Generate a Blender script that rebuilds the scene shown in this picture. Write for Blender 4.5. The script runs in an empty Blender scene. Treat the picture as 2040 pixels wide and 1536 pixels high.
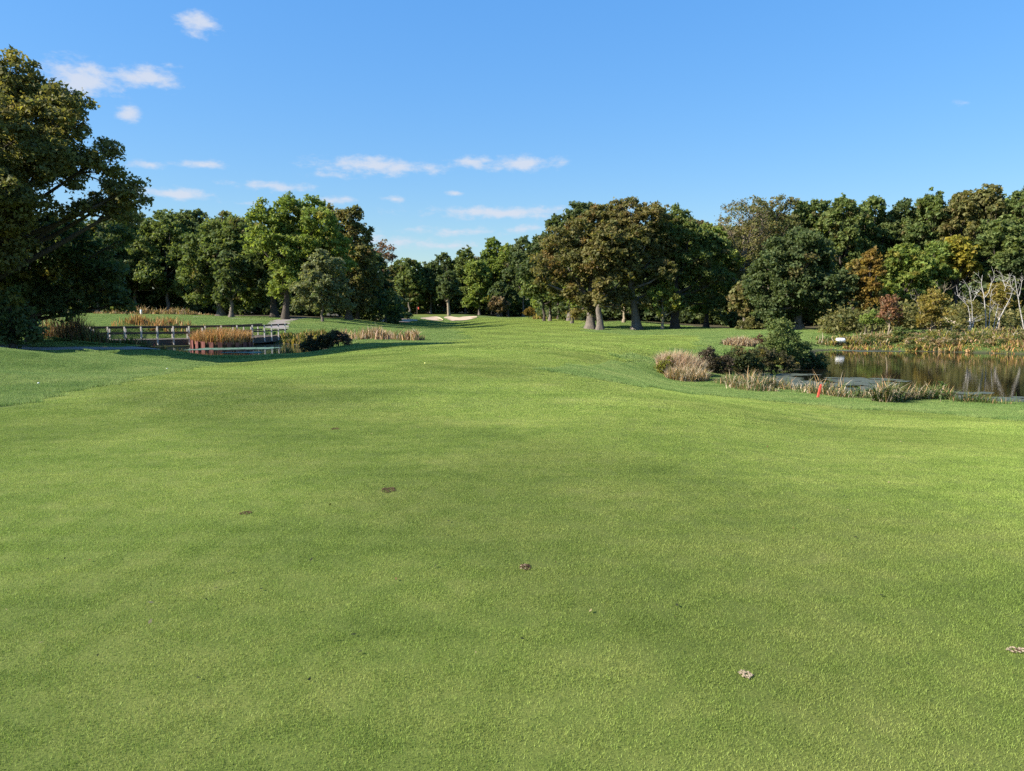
import bpy, math, random
import numpy as np
from mathutils import Vector, Matrix

# ------------------------------------------------------------------ camera
SC = bpy.context.scene
COL = SC.collection
F = 1460.0; CX = 1020.0; CY = 768.0; HZ = 618.0; EYE = 1.6
TH = math.atan((CY - HZ) / F)
cam_d = bpy.data.cameras.new('camera'); cam = bpy.data.objects.new('camera', cam_d); COL.objects.link(cam)
cam_d.sensor_fit = 'HORIZONTAL'; cam_d.sensor_width = 36.0; cam_d.lens = F / 2040 * 36.0
cam_d.clip_start = 0.05; cam_d.clip_end = 6000
cam.location = (0, 0, EYE); cam.rotation_euler = (math.pi / 2 - TH, 0, 0)
SC.camera = cam

SUN_EL = 33.0; SUN_BACK = -17.0        # sun left of the view, a little behind the camera
SUN_STRENGTH = 5.0; SKY_STRENGTH = 0.10; EXPOSURE = 1.22
vs = SC.view_settings
vs.view_transform = 'Standard'; vs.look = 'None'; vs.gamma = 1.0; vs.exposure = EXPOSURE; vs.use_curve_mapping = False
SC.cycles.use_denoising = False
SC.cycles.max_bounces = 6; SC.cycles.diffuse_bounces = 3; SC.cycles.glossy_bounces = 3
SC.cycles.transmission_bounces = 3; SC.cycles.caustics_reflective = False; SC.cycles.caustics_refractive = False

ea, aa = math.radians(SUN_EL), math.radians(SUN_BACK)
SUNV = Vector((-math.cos(ea) * math.cos(aa), math.cos(ea) * math.sin(aa), math.sin(ea)))   # towards the sun
sd = bpy.data.lights.new('sun', 'SUN'); sd.energy = SUN_STRENGTH; sd.angle = math.radians(0.53); sd.color = (1.0, 0.93, 0.82)
sun = bpy.data.objects.new('sun', sd); COL.objects.link(sun)
sun.rotation_euler = SUNV.to_track_quat('Z', 'Y').to_euler()

def ray(px, py):
    u = (px - CX) / F; v = (py - CY) / F
    c, s = math.cos(TH), math.sin(TH)
    return Vector((u, c - v * s, -s - v * c))
def at(px, py, d):
    r = ray(px, py); k = d / r.y
    return Vector((r.x * k, d, EYE + r.z * k))

# ------------------------------------------------------------------ world
W = bpy.data.worlds.new('World'); SC.world = W; W.use_nodes = True
nt = W.node_tree; N = nt.nodes; L = nt.links; N.clear()
def nn(t, **k):
    n = N.new(t)
    for a, b in k.items(): setattr(n, a, b)
    return n
sky = nn('ShaderNodeTexSky'); sky.sky_type = 'NISHITA'; sky.sun_disc = False
sky.sun_elevation = ea; sky.sun_rotation = math.atan2(SUNV.x, SUNV.y)
sky.altitude = 200; sky.air_density = 1.0; sky.dust_density = 0.35; sky.ozone_density = 2.0
hsv = nn('ShaderNodeHueSaturation'); hsv.inputs['Saturation'].default_value = 1.25; hsv.inputs['Value'].default_value = 1.16
# even tone curve over the whole sky: the camera's soft highlight roll-off
bw = nn('ShaderNodeRGBToBW'); L.new(sky.outputs[0], bw.inputs[0])
pw = nn('ShaderNodeMath', operation='POWER'); L.new(bw.outputs[0], pw.inputs[0]); pw.inputs[1].default_value = -0.55
sc_ = nn('ShaderNodeVectorMath', operation='SCALE'); L.new(sky.outputs[0], sc_.inputs[0]); L.new(pw.outputs[0], sc_.inputs['Scale'])
k_ = nn('ShaderNodeVectorMath', operation='SCALE'); L.new(sc_.outputs[0], k_.inputs[0]); k_.inputs['Scale'].default_value = 1.36
tn = nn('ShaderNodeVectorMath', operation='MULTIPLY'); L.new(k_.outputs[0], tn.inputs[0]); tn.inputs[1].default_value = (.92, .955, 1.0)
L.new(tn.outputs[0], hsv.inputs['Color'])
tc = nn('ShaderNodeTexCoord'); sep = nn('ShaderNodeSeparateXYZ'); L.new(tc.outputs['Generated'], sep.inputs[0])
az = nn('ShaderNodeMath', operation='ARCTAN2'); L.new(sep.outputs[0], az.inputs[0]); L.new(sep.outputs[1], az.inputs[1])
el = nn('ShaderNodeMath', operation='ARCSINE'); L.new(sep.outputs[2], el.inputs[0])
ae = nn('ShaderNodeCombineXYZ'); L.new(az.outputs[0], ae.inputs[0]); L.new(el.outputs[0], ae.inputs[1])
# clouds: (px, py, half width px, half height px, thickness)
clouds = [(165, 158, 54, 30, .95), (292, 154, 62, 20, .8), (258, 227, 25, 14, .75), (392, 44, 36, 20, .85), (296, 328, 30, 10, .7), (404, 329, 56, 11, .7),
    (750, 331, 110, 20, .85), (652, 349, 50, 13, .6), (545, 371, 90, 15, .55), (345, 386, 62, 16, .75), (938, 322, 46, 17, .8), (1040, 325, 70, 20, .8),
    (1000, 424, 165, 17, .75), (1085, 418, 60, 13, .6), (660, 400, 34, 14, .55), (692, 396, 26, 11, .55), (785, 396, 26, 10, .55), (905, 385, 18, 9, .5), (1260, 412, 90, 11, .45),
    (900, 462, 150, 15, .5), (780, 480, 130, 24, .45), (1060, 455, 90, 15, .48), (880, 490, 170, 18, .42), (1925, 205, 34, 9, .25), (340, 130, 36, 12, .3), (480, 405, 60, 10, .35)]
rc = random.Random(5)
cl = []
for (px, py, w, h, a) in clouds:
    r = ray(px, py).normalized(); cl.append((math.atan2(r.x, r.y), math.asin(r.z), w / F * (1.0 if py < 300 else 1.2), h / F * (1.1 if py < 300 else .85), min(1, a * 1.0 + .05)))
for i in range(20):                       # the same scattered fair-weather clouds round the rest of the sky
    a0 = rc.uniform(0.75, 2 * math.pi - 0.75); a0 = a0 - 2 * math.pi if a0 > math.pi else a0
    w = rc.uniform(.03, .1); cl.append((a0, rc.uniform(.08, .33), w, w * rc.uniform(.16, .3), rc.uniform(.4, .9)))
cur = None
for (a0, e0, w, h, amp) in cl:
    s1 = nn('ShaderNodeVectorMath', operation='SUBTRACT'); L.new(ae.outputs[0], s1.inputs[0]); s1.inputs[1].default_value = (a0, e0, 0)
    s2 = nn('ShaderNodeVectorMath', operation='MULTIPLY'); L.new(s1.outputs[0], s2.inputs[0]); s2.inputs[1].default_value = (1 / w, 1 / h, 0)
    s3 = nn('ShaderNodeVectorMath', operation='LENGTH'); L.new(s2.outputs[0], s3.inputs[0])
    s4 = nn('ShaderNodeMath', operation='MULTIPLY_ADD'); L.new(s3.outputs['Value'], s4.inputs[0]); s4.inputs[1].default_value = -0.8 * (0.6 + .4 * amp); s4.inputs[2].default_value = amp
    if cur is None: cur = s4
    else:
        m = nn('ShaderNodeMath', operation='SMOOTH_MAX'); m.inputs[2].default_value = 0.12
        L.new(cur.outputs[0], m.inputs[0]); L.new(s4.outputs[0], m.inputs[1]); cur = m
mp = nn('ShaderNodeVectorMath', operation='MULTIPLY'); L.new(ae.outputs[0], mp.inputs[0]); mp.inputs[1].default_value = (22, 46, 0)
nz = nn('ShaderNodeTexNoise'); nz.inputs['Scale'].default_value = 1.6; nz.inputs['Detail'].default_value = 7; nz.inputs['Roughness'].default_value = .62
L.new(mp.outputs[0], nz.inputs['Vector'])
fld = nn('ShaderNodeMath', operation='MULTIPLY_ADD'); L.new(nz.outputs[0], fld.inputs[0]); fld.inputs[1].default_value = 1.9; 
ad = nn('ShaderNodeMath', operation='ADD'); L.new(cur.outputs[0], ad.inputs[0]); ad.inputs[1].default_value = -0.95; L.new(ad.outputs[0], fld.inputs[2])
mr = nn('ShaderNodeMapRange'); mr.interpolation_type = 'SMOOTHSTEP'; L.new(fld.outputs[0], mr.inputs[0])
mr.inputs[1].default_value = .02; mr.inputs[2].default_value = .85; mr.inputs[3].default_value = 0; mr.inputs[4].default_value = .85
mix = nn('ShaderNodeMix', data_type='RGBA'); L.new(mr.outputs[0], mix.inputs['Factor']); L.new(hsv.outputs[0], mix.inputs['A'])
mix.inputs['B'].default_value = (3.1, 3.3, 3.75, 1)
bg = nn('ShaderNodeBackground'); bg.inputs['Strength'].default_value = SKY_STRENGTH; L.new(mix.outputs['Result'], bg.inputs['Color'])
wo = nn('ShaderNodeOutputWorld'); L.new(bg.outputs[0], wo.inputs['Surface'])

# ------------------------------------------------------------------ materials
def new_mat(name):
    m = bpy.data.materials.new(name); m.use_nodes = True; m.node_tree.nodes.clear(); return m
class G:
    def __init__(s, m): s.t = m.node_tree; s.N = s.t.nodes; s.L = s.t.links
    def n(s, t, **k):
        x = s.N.new(t)
        for a, b in k.items(): setattr(x, a, b)
        return x
    def l(s, a, b): s.L.new(a, b)
    def noise(s, vec, scale, detail=4, rough=.55):
        x = s.n('ShaderNodeTexNoise'); x.inputs['Scale'].default_value = scale; x.inputs['Detail'].default_value = detail; x.inputs['Roughness'].default_value = rough
        if vec is not None: s.l(vec, x.inputs['Vector'])
        return x.outputs[0]
    def ramp(s, fac, stops):
        x = s.n('ShaderNodeValToRGB'); e = x.color_ramp.elements
        while len(e) < len(stops): e.new(.5)
        for i, (p, c) in enumerate(stops): e[i].position = p; e[i].color = (c[0], c[1], c[2], 1)
        s.l(fac, x.inputs[0]); return x.outputs[0]
    def mix(s, f, a, b, mode='MIX'):
        x = s.n('ShaderNodeMix', data_type='RGBA', blend_type=mode)
        for v, i in ((f, 'Factor'), (a, 'A'), (b, 'B')):
            if hasattr(v, 'is_linked'): s.l(v, x.inputs[i])
            elif isinstance(v, (int, float)): x.inputs[i].default_value = v
            else: x.inputs[i].default_value = (v[0], v[1], v[2], 1)
        return x.outputs['Result']
    def math(s, op, a, b=0.0, c=0.0):
        x = s.n('ShaderNodeMath', operation=op)
        for i, v in enumerate((a, b, c)):
            if hasattr(v, 'is_linked'): s.l(v, x.inputs[i])
            else: x.inputs[i].default_value = v
        return x.outputs[0]
    def out(s, sh): o = s.n('ShaderNodeOutputMaterial'); s.l(sh, o.inputs['Surface'])
    def pos(s): return s.n('ShaderNodeNewGeometry').outputs['Position']
    def scl(s, v, k): x = s.n('ShaderNodeVectorMath', operation='MULTIPLY'); s.l(v, x.inputs[0]); x.inputs[1].default_value = k; return x.outputs[0]
    def principled(s, col, rough=.8, spec=.3, normal=None):
        p = s.n('ShaderNodeBsdfPrincipled'); p.inputs['Specular IOR Level'].default_value = spec
        if hasattr(rough, 'is_linked'): s.l(rough, p.inputs['Roughness'])
        else: p.inputs['Roughness'].default_value = rough
        if hasattr(col, 'is_linked'): s.l(col, p.inputs['Base Color'])
        else: p.inputs['Base Color'].default_value = (*col, 1)
        if normal is not None: s.l(normal, p.inputs['Normal'])
        return p.outputs[0]
    def bump(s, h, strength=.5, dist=.02):
        b = s.n('ShaderNodeBump'); b.inputs['Strength'].default_value = strength; b.inputs['Distance'].default_value = dist; s.l(h, b.inputs['Height']); return b.outputs[0]

def simple_mat(name, c1, c2, scale=4, rough=.8, spec=.25, bump=.4, bd=.02, stretch=(1, 1, 1), obj=True):
    m = new_mat(name); g = G(m)
    v = g.n('ShaderNodeTexCoord').outputs['Object'] if obj else g.pos()
    v = g.scl(v, stretch); nz = g.noise(v, scale, 6, .6)
    col = g.ramp(nz, [(.3, c1), (.7, c2)])
    g.out(g.principled(col, rough, spec, g.bump(nz, bump, bd))); return m

def turf_colour(g, kind):
    """mown-grass colour as a function of place: patches, mowing bands, worn spots"""
    p = g.pos()
    n1 = g.noise(g.scl(p, (1, 1, 0)), .16, 4, .6)
    n2 = g.noise(g.scl(p, (1, 1, 0)), .9, 4, .65)
    n3 = g.noise(g.scl(p, (1, 1.0, 0)), 4.5, 3, .6)
    n4 = g.noise(g.scl(p, (.30, 1.2, 0)), .5, 4, .6)
    f = g.math('ADD', g.math('MULTIPLY', n1, .14), g.math('ADD', g.math('MULTIPLY', n2, .34), g.math('ADD', g.math('MULTIPLY', n3, .20), g.math('MULTIPLY', n4, .32))))
    if kind == 'fairway':
        col = g.ramp(f, [(.35, (.116, .170, .032)), (.47, (.174, .233, .048)), (.56, (.226, .272, .066)), (.66, (.305, .325, .102))])
        s = g.n('ShaderNodeSeparateXYZ'); g.l(p, s.inputs[0])
        w = g.math('ADD', g.math('MULTIPLY', s.outputs[0], .80), g.math('MULTIPLY', s.outputs[1], .60))
        w = g.math('ADD', w, g.math('MULTIPLY', n1, 3.0))
        b = g.math('SINE', g.math('MULTIPLY', w, 2 * math.pi / 7.5))
        b = g.math('MULTIPLY_ADD', g.math('MAXIMUM', g.math('MINIMUM', g.math('MULTIPLY', b, 3.0), 1.0), -1.0), 0.075, 1.0)
        w2 = g.math('SINE', g.math('MULTIPLY', g.math('ADD', g.math('MULTIPLY', s.outputs[0], .85), g.math('MULTIPLY', s.outputs[1], -.52)), 2 * math.pi / 9.0))
        b = g.math('ADD', b, g.math('MULTIPLY', g.math('MAXIMUM', g.math('MINIMUM', g.math('MULTIPLY', w2, 3.0), 1.0), -1.0), .06))
        x = g.n('ShaderNodeVectorMath', operation='SCALE'); g.l(col, x.inputs[0]); g.l(b, x.inputs['Scale']); col = x.outputs[0]
        return col
    if kind == 'rough':
        return g.ramp(f, [(.38, (.091, .150, .037)), (.47, (.136, .204, .053)), (.55, (.187, .244, .072)), (.64, (.258, .293, .097))])

def turf_mat(name, kind, gain=1.0):
    m = new_mat(name); g = G(m); col = turf_colour(g, kind)
    r = g.n('ShaderNodeNewGeometry').outputs['Random Per Island']
    k = g.math('MULTIPLY_ADD', g.math('POWER', r, 1.2), 1.15 * gain, .55 * gain)
    x = g.n('ShaderNodeVectorMath', operation='SCALE'); g.l(col, x.inputs[0]); g.l(k, x.inputs['Scale'])
    d = g.principled(x.outputs[0], .6, .2)
    t = g.n('ShaderNodeBsdfTranslucent'); g.l(x.outputs[0], t.inputs[0])
    ms = g.n('ShaderNodeMixShader'); ms.inputs[0].default_value = .35; g.l(d, ms.inputs[1]); g.l(t.outputs[0], ms.inputs[2])
    g.out(ms.outputs[0]); return m

def ground_mat():
    m = new_mat('turf_ground'); g = G(m)
    a = g.n('ShaderNodeAttribute'); a.attribute_name = 'zone'
    s = g.n('ShaderNodeSeparateColor'); g.l(a.outputs['Color'], s.inputs[0])
    cf = turf_colour(g, 'fairway'); cr = turf_colour(g, 'rough')
    col = g.mix(s.outputs[0], cr, cf); col = g.mix(1.0, col, (.58, .56, .5), 'MULTIPLY')
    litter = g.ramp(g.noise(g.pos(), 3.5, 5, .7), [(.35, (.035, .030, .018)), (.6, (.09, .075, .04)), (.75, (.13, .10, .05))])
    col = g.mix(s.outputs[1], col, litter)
    mud = g.ramp(g.noise(g.pos(), 2.0, 5, .7), [(.35, (.03, .028, .018)), (.7, (.08, .07, .04))])
    col = g.mix(s.outputs[2], col, mud)
    n = g.noise(g.pos(), 30, 5, .7)
    g.out(g.principled(col, .9, .15, g.bump(n, .5, .02))); return m

def leaf_mat(name, rough=.5, trans=.3):
    m = new_mat(name); g = G(m)
    a = g.n('ShaderNodeAttribute'); a.attribute_name = 'tint'
    d = g.principled(a.outputs['Color'], rough, .12)
    t = g.n('ShaderNodeBsdfTranslucent'); x = g.n('ShaderNodeVectorMath', operation='MULTIPLY'); g.l(a.outputs['Color'], x.inputs[0]); x.inputs[1].default_value = (1.15, 1.15, .6)
    g.l(x.outputs[0], t.inputs[0])
    ms = g.n('ShaderNodeMixShader'); ms.inputs[0].default_value = trans; g.l(d, ms.inputs[1]); g.l(t.outputs[0], ms.inputs[2])
    g.out(ms.outputs[0]); return m

def water_mat(name, col, bump):
    m = new_mat(name); g = G(m)
    p = g.pos(); n = g.noise(g.scl(p, (.35, 3.0, 1)), 1.6, 3, .5); n2 = g.noise(g.scl(p, (.8, 9, 1)), 2.0, 2, .5)
    h = g.math('ADD', n, g.math('MULTIPLY', n2, .3))
    pr = g.n('ShaderNodeBsdfPrincipled'); pr.inputs['Base Color'].default_value = (*col, 1); pr.inputs['Roughness'].default_value = .035; pr.inputs['IOR'].default_value = 1.33
    pr.inputs['Specular IOR Level'].default_value = .5; pr.inputs['Metallic'].default_value = 0
    g.l(g.bump(h, bump, .03), pr.inputs['Normal']); g.out(pr.outputs[0]); return m

M = dict(
    leaf=leaf_mat('leaves', .6, .46), reed=leaf_mat('grass_stalks', .6, .25),
    bark=simple_mat('bark', (.05, .042, .034), (.24, .205, .17), 7, .9, .15, .9, .05, (2.5, 2.5, .45)),
    bark_dark=simple_mat('bark_dark', (.035, .028, .022), (.11, .092, .075), 5, .9, .15, .9, .05, (2.5, 2.5, .45)),
    bark_tan=simple_mat('bark_tan', (.16, .125, .085), (.34, .28, .20), 6, .9, .15, .6, .03, (2.5, 2.5, .5)),
    birch=simple_mat('birch_bark', (.13, .115, .10), (.56, .53, .48), 4, .6, .3, .3, .01, (.7, .7, 4)),
    ground=ground_mat(), fair=turf_mat('fairway_blades', 'fairway', 1.25), rough=turf_mat('rough_blades', 'rough', 1.25),
    water=water_mat('pond_water', (.010, .009, .006), .06), water2=water_mat('pond_water_left', (.02, .035, .03), .10),
    sand=simple_mat('sand', (.40, .29, .20), (.52, .39, .28), 1.2, .95, .1, .4, .05, obj=False),
    asphalt=simple_mat('asphalt', (.20, .175, .16), (.30, .265, .24), 14, .9, .2, .3, .01, obj=False),
    wood=simple_mat('weathered_timber', (.065, .053, .042), (.16, .13, .10), 3, .85, .2, .6, .02, (1, 1, 9)),
    wood_post=simple_mat('painted_timber_post', (.50, .45, .38), (.66, .60, .52), 6, .8, .2, .4, .01, (3, 3, 1)),
    rail=simple_mat('rail_timber', (.06, .045, .035), (.13, .10, .075), 6, .8, .2, .4, .01, (1, 4, 4)),
    rust=simple_mat('rusty_sheet_steel', (.10, .035, .03), (.25, .09, .07), 3, .8, .3, .5, .02, (2, 2, .6)),
    white=simple_mat('white_plastic', (.74, .73, .70), (.84, .83, .80), 6, .5, .4, .2, .005),
    red=simple_mat('red_paint', (.50, .055, .03), (.66, .10, .06), 9, .6, .4, .2, .005),
    soil=simple_mat('dark_soil', (.03, .02, .013), (.13, .075, .045), 30, .95, .1, .9, .02),
    straw=simple_mat('dry_thatch', (.20, .15, .095), (.40, .32, .22), 30, .95, .1, .8, .02),
    ball=simple_mat('golf_ball_white', (.80, .80, .78), (.86, .86, .84), 60, .4, .5, .2, .001),
    ball_y=simple_mat('golf_ball_yellow', (.80, .78, .20), (.86, .85, .28), 60, .4, .5, .2, .001),
    dark=simple_mat('dark_metal', (.03, .03, .03), (.06, .06, .06), 8, .6, .4, .2, .005),
    log=simple_mat('dead_wood', (.34, .27, .21), (.56, .47, .39), 5, .9, .15, .7, .03, (3, 1, 3)),
)
def algae_mat(name, c1, c2):
    m = new_mat(name); g = G(m); p = g.pos()
    n = g.noise(p, 2.2, 8, .75); n2 = g.noise(p, 14, 3, .6)
    col = g.ramp(g.math('ADD', g.math('MULTIPLY', n, .6), g.math('MULTIPLY', n2, .4)), [(.38, c1), (.62, c2)])
    g.out(g.principled(col, .6, .25, g.bump(n2, .35, .02))); return m
M['algae'] = algae_mat('pond_scum', (.04, .05, .028), (.12, .13, .09))
M['duckweed'] = algae_mat('duckweed', (.06, .12, .08), (.16, .26, .18))

# ------------------------------------------------------------------ terrain
TERR = [ # (px, py, depth): photographed ground point and its distance
    (1020, 813, 12), (600, 813, 12), (1400, 822, 12), (300, 790, 13.5), (0, 808, 12.3), (-300, 815, 12), (-700, 800, 13),
    (1020, 735, 20), (700, 737, 20), (400, 742, 19.5), (100, 752, 18.5), (-200, 748, 18), (1020, 690, 34), (850, 694, 34), (1150, 692, 34),
    (0, 699, 28), (100, 705, 29), (200, 702, 32), (-150, 690, 28), (330, 716, 37), (430, 716, 42), (540, 711, 43), (640, 703, 46), (690, 690, 50), (850, 683, 52), (960, 676, 58),
    (430, 738, 26), (560, 725, 28), (250, 728, 25), (60, 730, 22), (640, 712, 34), (150, 715, 27),
    (0, 694, 41), (150, 695, 41.5), (300, 699, 42), (100, 712, 34), (220, 714, 35), (-200, 680, 40), (150, 678, 48), (-200, 665, 55),
    (120, 655, 64), (300, 648, 68), (420, 648, 70), (250, 626, 105), (100, 628, 100), (-200, 625, 100), (440, 631, 100), (545, 633, 98), (570, 641, 88), (642, 641, 86), (560, 660, 68), (640, 668, 66), (700, 660, 72), (760, 655, 80),
    (850, 677, 60), (900, 660, 78), (720, 634, 135), (790, 644, 130), (840, 643, 140), (905, 643, 155), (830, 627, 192), (900, 629, 182), (960, 630, 176), (1000, 633, 165), (1080, 632, 165), (1160, 633, 150), (1020, 650, 95), (1020, 640, 132), (1100, 660, 80), (1020, 668, 68),
    (1000, 631, 205), (700, 628, 205), (1180, 655, 91), (1268, 656, 91), (1350, 655, 92), (1450, 655, 90), (1255, 641, 106), (1350, 646, 108), (1450, 650, 108), (1200, 634, 130),
    (1130, 742, 19.5), (1300, 772, 20), (1500, 800, 19), (1640, 815, 18), (1640, 830, 16), (2040, 850, 14), (2040, 832, 17), (2300, 860, 14), (1640, 900, 9), (2040, 950, 7), (2400, 960, 7), (1850, 880, 10.2),
    (1640, 794, 22.5), (1330, 752, 30), (1300, 728, 32), (1250, 715, 32), (1300, 690, 43), (1430, 690, 45), (1480, 680, 50), (1550, 672, 58), (1250, 672, 62), (1400, 666, 70),
    (1640, 683, 64), (1700, 685, 63), (1850, 668, 66), (1850, 652, 76), (2040, 668, 65), (2040, 650, 76), (2300, 665, 66), (2300, 645, 80), (1600, 660, 76), (1500, 657, 86), (1700, 650, 84), (1600, 648, 100), (1900, 640, 100), (2200, 636, 105),
]
cp = []
for (px, py, d) in TERR:
    p = at(px, py, d); cp.append((p.x, p.y, p.z))
for a in range(-180, 181, 15):              # level ground underfoot and behind, gentle land far away
    t = math.radians(a)
    for r in (1.5, 4, 7):
        if r < 5 or abs(a) > 45: cp.append((r * math.sin(t), r * math.cos(t), 0))
    for r in (260, 700, 2500): cp.append((r * math.sin(t), r * math.cos(t), .8))
    if abs(a) > 65:
        for r in (14, 35, 90): cp.append((r * math.sin(t), r * math.cos(t), 0))
for px in (700, 900, 1100, 1300): cp.append((px / 1e9 + (px - 1020) / F * 7, 7, 0))
cp = np.array(cp)
def warp(x, y):
    r = np.sqrt(x * x + y * y) + .6
    lr = np.log(r)
    return np.stack([x / r * lr * 1.0, y / r * lr], -1)
wp = warp(cp[:, 0], cp[:, 1])
def kern(a, b):
    d2 = ((a[:, None, :] - b[None]) ** 2).sum(-1); return .5 * d2 * np.log(d2 + 1e-9)
n = len(cp); A = np.zeros((n + 3, n + 3)); A[:n, :n] = kern(wp, wp) + np.eye(n) * .0015
Pm = np.concatenate([np.ones((n, 1)), wp], 1); A[:n, n:] = Pm; A[n:, :n] = Pm.T
sol = np.linalg.solve(A, np.concatenate([cp[:, 2], np.zeros(3)]))
WATER = -1.6; WATER_L = -1.25
def onwater(px, py, wl=-1.6):
    r = ray(px, py); k = (wl - EYE) / r.z; return (r.x * k, r.y * k)
POND_R = [onwater(*p) for p in [(1482, 752), (1560, 772), (1640, 785), (1780, 798), (1900, 806), (2040, 812), (2200, 820), (2420, 815), (2420, 716), (2200, 710), (2040, 706), (1900, 702), (1780, 698.5), (1660, 697.5), (1622, 701), (1632, 722), (1590, 737), (1500, 743)]]
def pxd(px, d): r = ray(px, 700); return (r.x / r.y * d, d)
POND_L = [pxd(*p) for p in [(215, 50), (330, 47), (430, 45.5), (540, 46.5), (610, 50), (645, 53), (630, 57), (590, 61), (560, 63.5), (510, 64.5), (380, 64), (300, 63), (200, 60), (140, 55)]]
def inpoly(x, y, poly):
    r = np.zeros(np.shape(x), bool); j = len(poly) - 1
    for i in range(len(poly)):
        xi, yi = poly[i]; xj, yj = poly[j]
        c = ((yi > y) != (yj > y)) & (x < (xj - xi) * (y - yi) / ((yj - yi) if yj != yi else 1e-9) + xi); r ^= c; j = i
    return r
def polydist(x, y, poly):
    best = np.full(np.shape(x), 1e9)
    for i in range(len(poly)):
        ax, ay = poly[i - 1]; bx, by = poly[i]; dx, dy = bx - ax, by - ay
        t = np.clip(((x - ax) * dx + (y - ay) * dy) / (dx * dx + dy * dy + 1e-12), 0, 1)
        best = np.minimum(best, np.hypot(x - ax - t * dx, y - ay - t * dy))
    return best
def vnoise(x, y, seed=0):
    """cheap smooth value noise"""
    xi = np.floor(x).astype(np.int64); yi = np.floor(y).astype(np.int64); fx = x - xi; fy = y - yi
    fx = fx * fx * (3 - 2 * fx); fy = fy * fy * (3 - 2 * fy)
    def h(a, b):
        v = (a * 374761393 + b * 668265263 + seed * 974711) & 0xffffffff
        v = ((v ^ (v >> 13)) * 1274126177) & 0xffffffff
        return ((v ^ (v >> 16)) & 0xffff) / 65535.0
    return (h(xi, yi) * (1 - fx) + h(xi + 1, yi) * fx) * (1 - fy) + (h(xi, yi + 1) * (1 - fx) + h(xi + 1, yi + 1) * fx) * fy
def H(x, y):
    x = np.atleast_1d(np.asarray(x, float)); y = np.atleast_1d(np.asarray(y, float)); out = np.empty(x.shape)
    xf, yf = x.ravel(), y.ravel(); o = np.empty(xf.shape)
    for i in range(0, len(xf), 20000):
        w = warp(xf[i:i + 20000], yf[i:i + 20000])
        o[i:i + 20000] = kern(w, wp) @ sol[:n] + sol[n] + w @ sol[n + 1:]
    r = np.hypot(xf, yf)
    o += (vnoise(xf / 5, yf / 5, 3) - .5) * .05 * np.clip((r - 8) / 20, 0, 1) + (vnoise(xf / 1.7, yf / 1.7, 4) - .5) * .03 * np.clip((r - 10) / 15, 0, 1)
    # rolling mounds in the left rough
    mk = np.clip((-xf - yf * .30 - 2.5) / 6, 0, 1) * np.clip((yf - 12) / 4, 0, 1) * np.clip((31 - yf) / 6, 0, 1)
    o += mk * .17 * np.sin(yf * .95 + xf * .28 + 1.0)
    for P, WL in ((POND_R, WATER), (POND_L, WATER_L)):
        bx = np.array(P); near = (xf > bx[:, 0].min() - 8) & (xf < bx[:, 0].max() + 8) & (yf > bx[:, 1].min() - 8) & (yf < bx[:, 1].max() + 8)
        if not near.any(): continue
        xs, ys = xf[near], yf[near]; d = polydist(xs, ys, P); ins = inpoly(xs, ys, P); z = o[near]
        t = np.clip(d / 3.0, 0, 1); t = t * t * (3 - 2 * t)
        zo = (WL + .03) * (1 - t) + z * t
        o[near] = np.where(ins, WL - np.minimum(1.0, .03 + .35 * d), np.maximum(zo, WL + .03))
    return o.reshape(x.shape)
def H1(x, y): return float(H(x, y)[0])
_dd = np.exp(np.linspace(math.log(2), math.log(260), 900))
def hit(px, py):
    """ground point seen at a pixel"""
    r = ray(px, py); k = _dd / r.y; zz = EYE + r.z * k; hh = H(r.x * k, _dd); b = np.nonzero(zz <= hh)[0]
    i = b[0] if len(b) else len(_dd) - 1
    return (r.x * k[i], _dd[i])
def ground_at(px, d):
    x = (px - CX) / F * d * math.cos(TH) ; 
    r = ray(px, HZ); x = r.x / r.y * d
    return Vector((x, d, H1(x, d)))

FAIR = [hit(*p) for p in [(-60, 822), (0, 808), (100, 785), (200, 766), (280, 752), (330, 742), (365, 730), (430, 722), (540, 715)]] + \
       [hit(*p) for p in [(640, 706), (700, 695), (850, 686), (930, 672), (880, 655), (900, 646)]] + [(-8, 168), (18, 166)] + \
       [hit(*p) for p in [(1165, 645), (1172, 661), (1400, 668), (1420, 690), (1320, 712), (1200, 727), (1140, 733), (1112, 740), (1140, 750), (1250, 766), (1400, 785), (1600, 806), (1800, 820), (2040, 838), (2140, 848)]] + [(40, 12), (60, -40), (-60, -40), (-30, 10)]
GREEN = [(-45, 178), (-20, 176), (-14, 186), (-20, 198), (-38, 198), (-46, 190)]
def zone(x, y):
    x = x + (vnoise(x * 1.5, y * 1.5, 31) - .5) * .7; y = y + (vnoise(x * 1.5 + 40, y * 1.5, 32) - .5) * .7
    fw = inpoly(x, y, FAIR) | inpoly(x, y, GREEN)
    return fw

def mesh_np(name, V, Fc, k, mat, smooth=False, tint=None):
    me = bpy.data.meshes.new(name); V = np.ascontiguousarray(V, np.float32); Fc = np.ascontiguousarray(Fc, np.int32)
    me.vertices.add(len(V)); me.vertices.foreach_set('co', V.ravel())
    me.loops.add(Fc.size); me.loops.foreach_set('vertex_index', Fc.ravel())
    me.polygons.add(len(Fc)); me.polygons.foreach_set('loop_start', np.arange(0, Fc.size, k, dtype=np.int32))
    if smooth: me.polygons.foreach_set('use_smooth', np.ones(len(Fc), bool))
    me.update(calc_edges=True)
    if tint is not None:
        a = me.attributes.new('tint', 'FLOAT_COLOR', 'FACE'); a.data.foreach_set('color', np.concatenate([tint, np.ones((len(tint), 1))], 1).astype(np.float32).ravel())
    if mat is not None: me.materials.append(mat)
    return me
def link(name, me, parent=None, loc=None):
    o = bpy.data.objects.new(name, me); COL.objects.link(o)
    if parent is not None: o.parent = parent
    if loc is not None: o.location = loc
    return o
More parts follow.
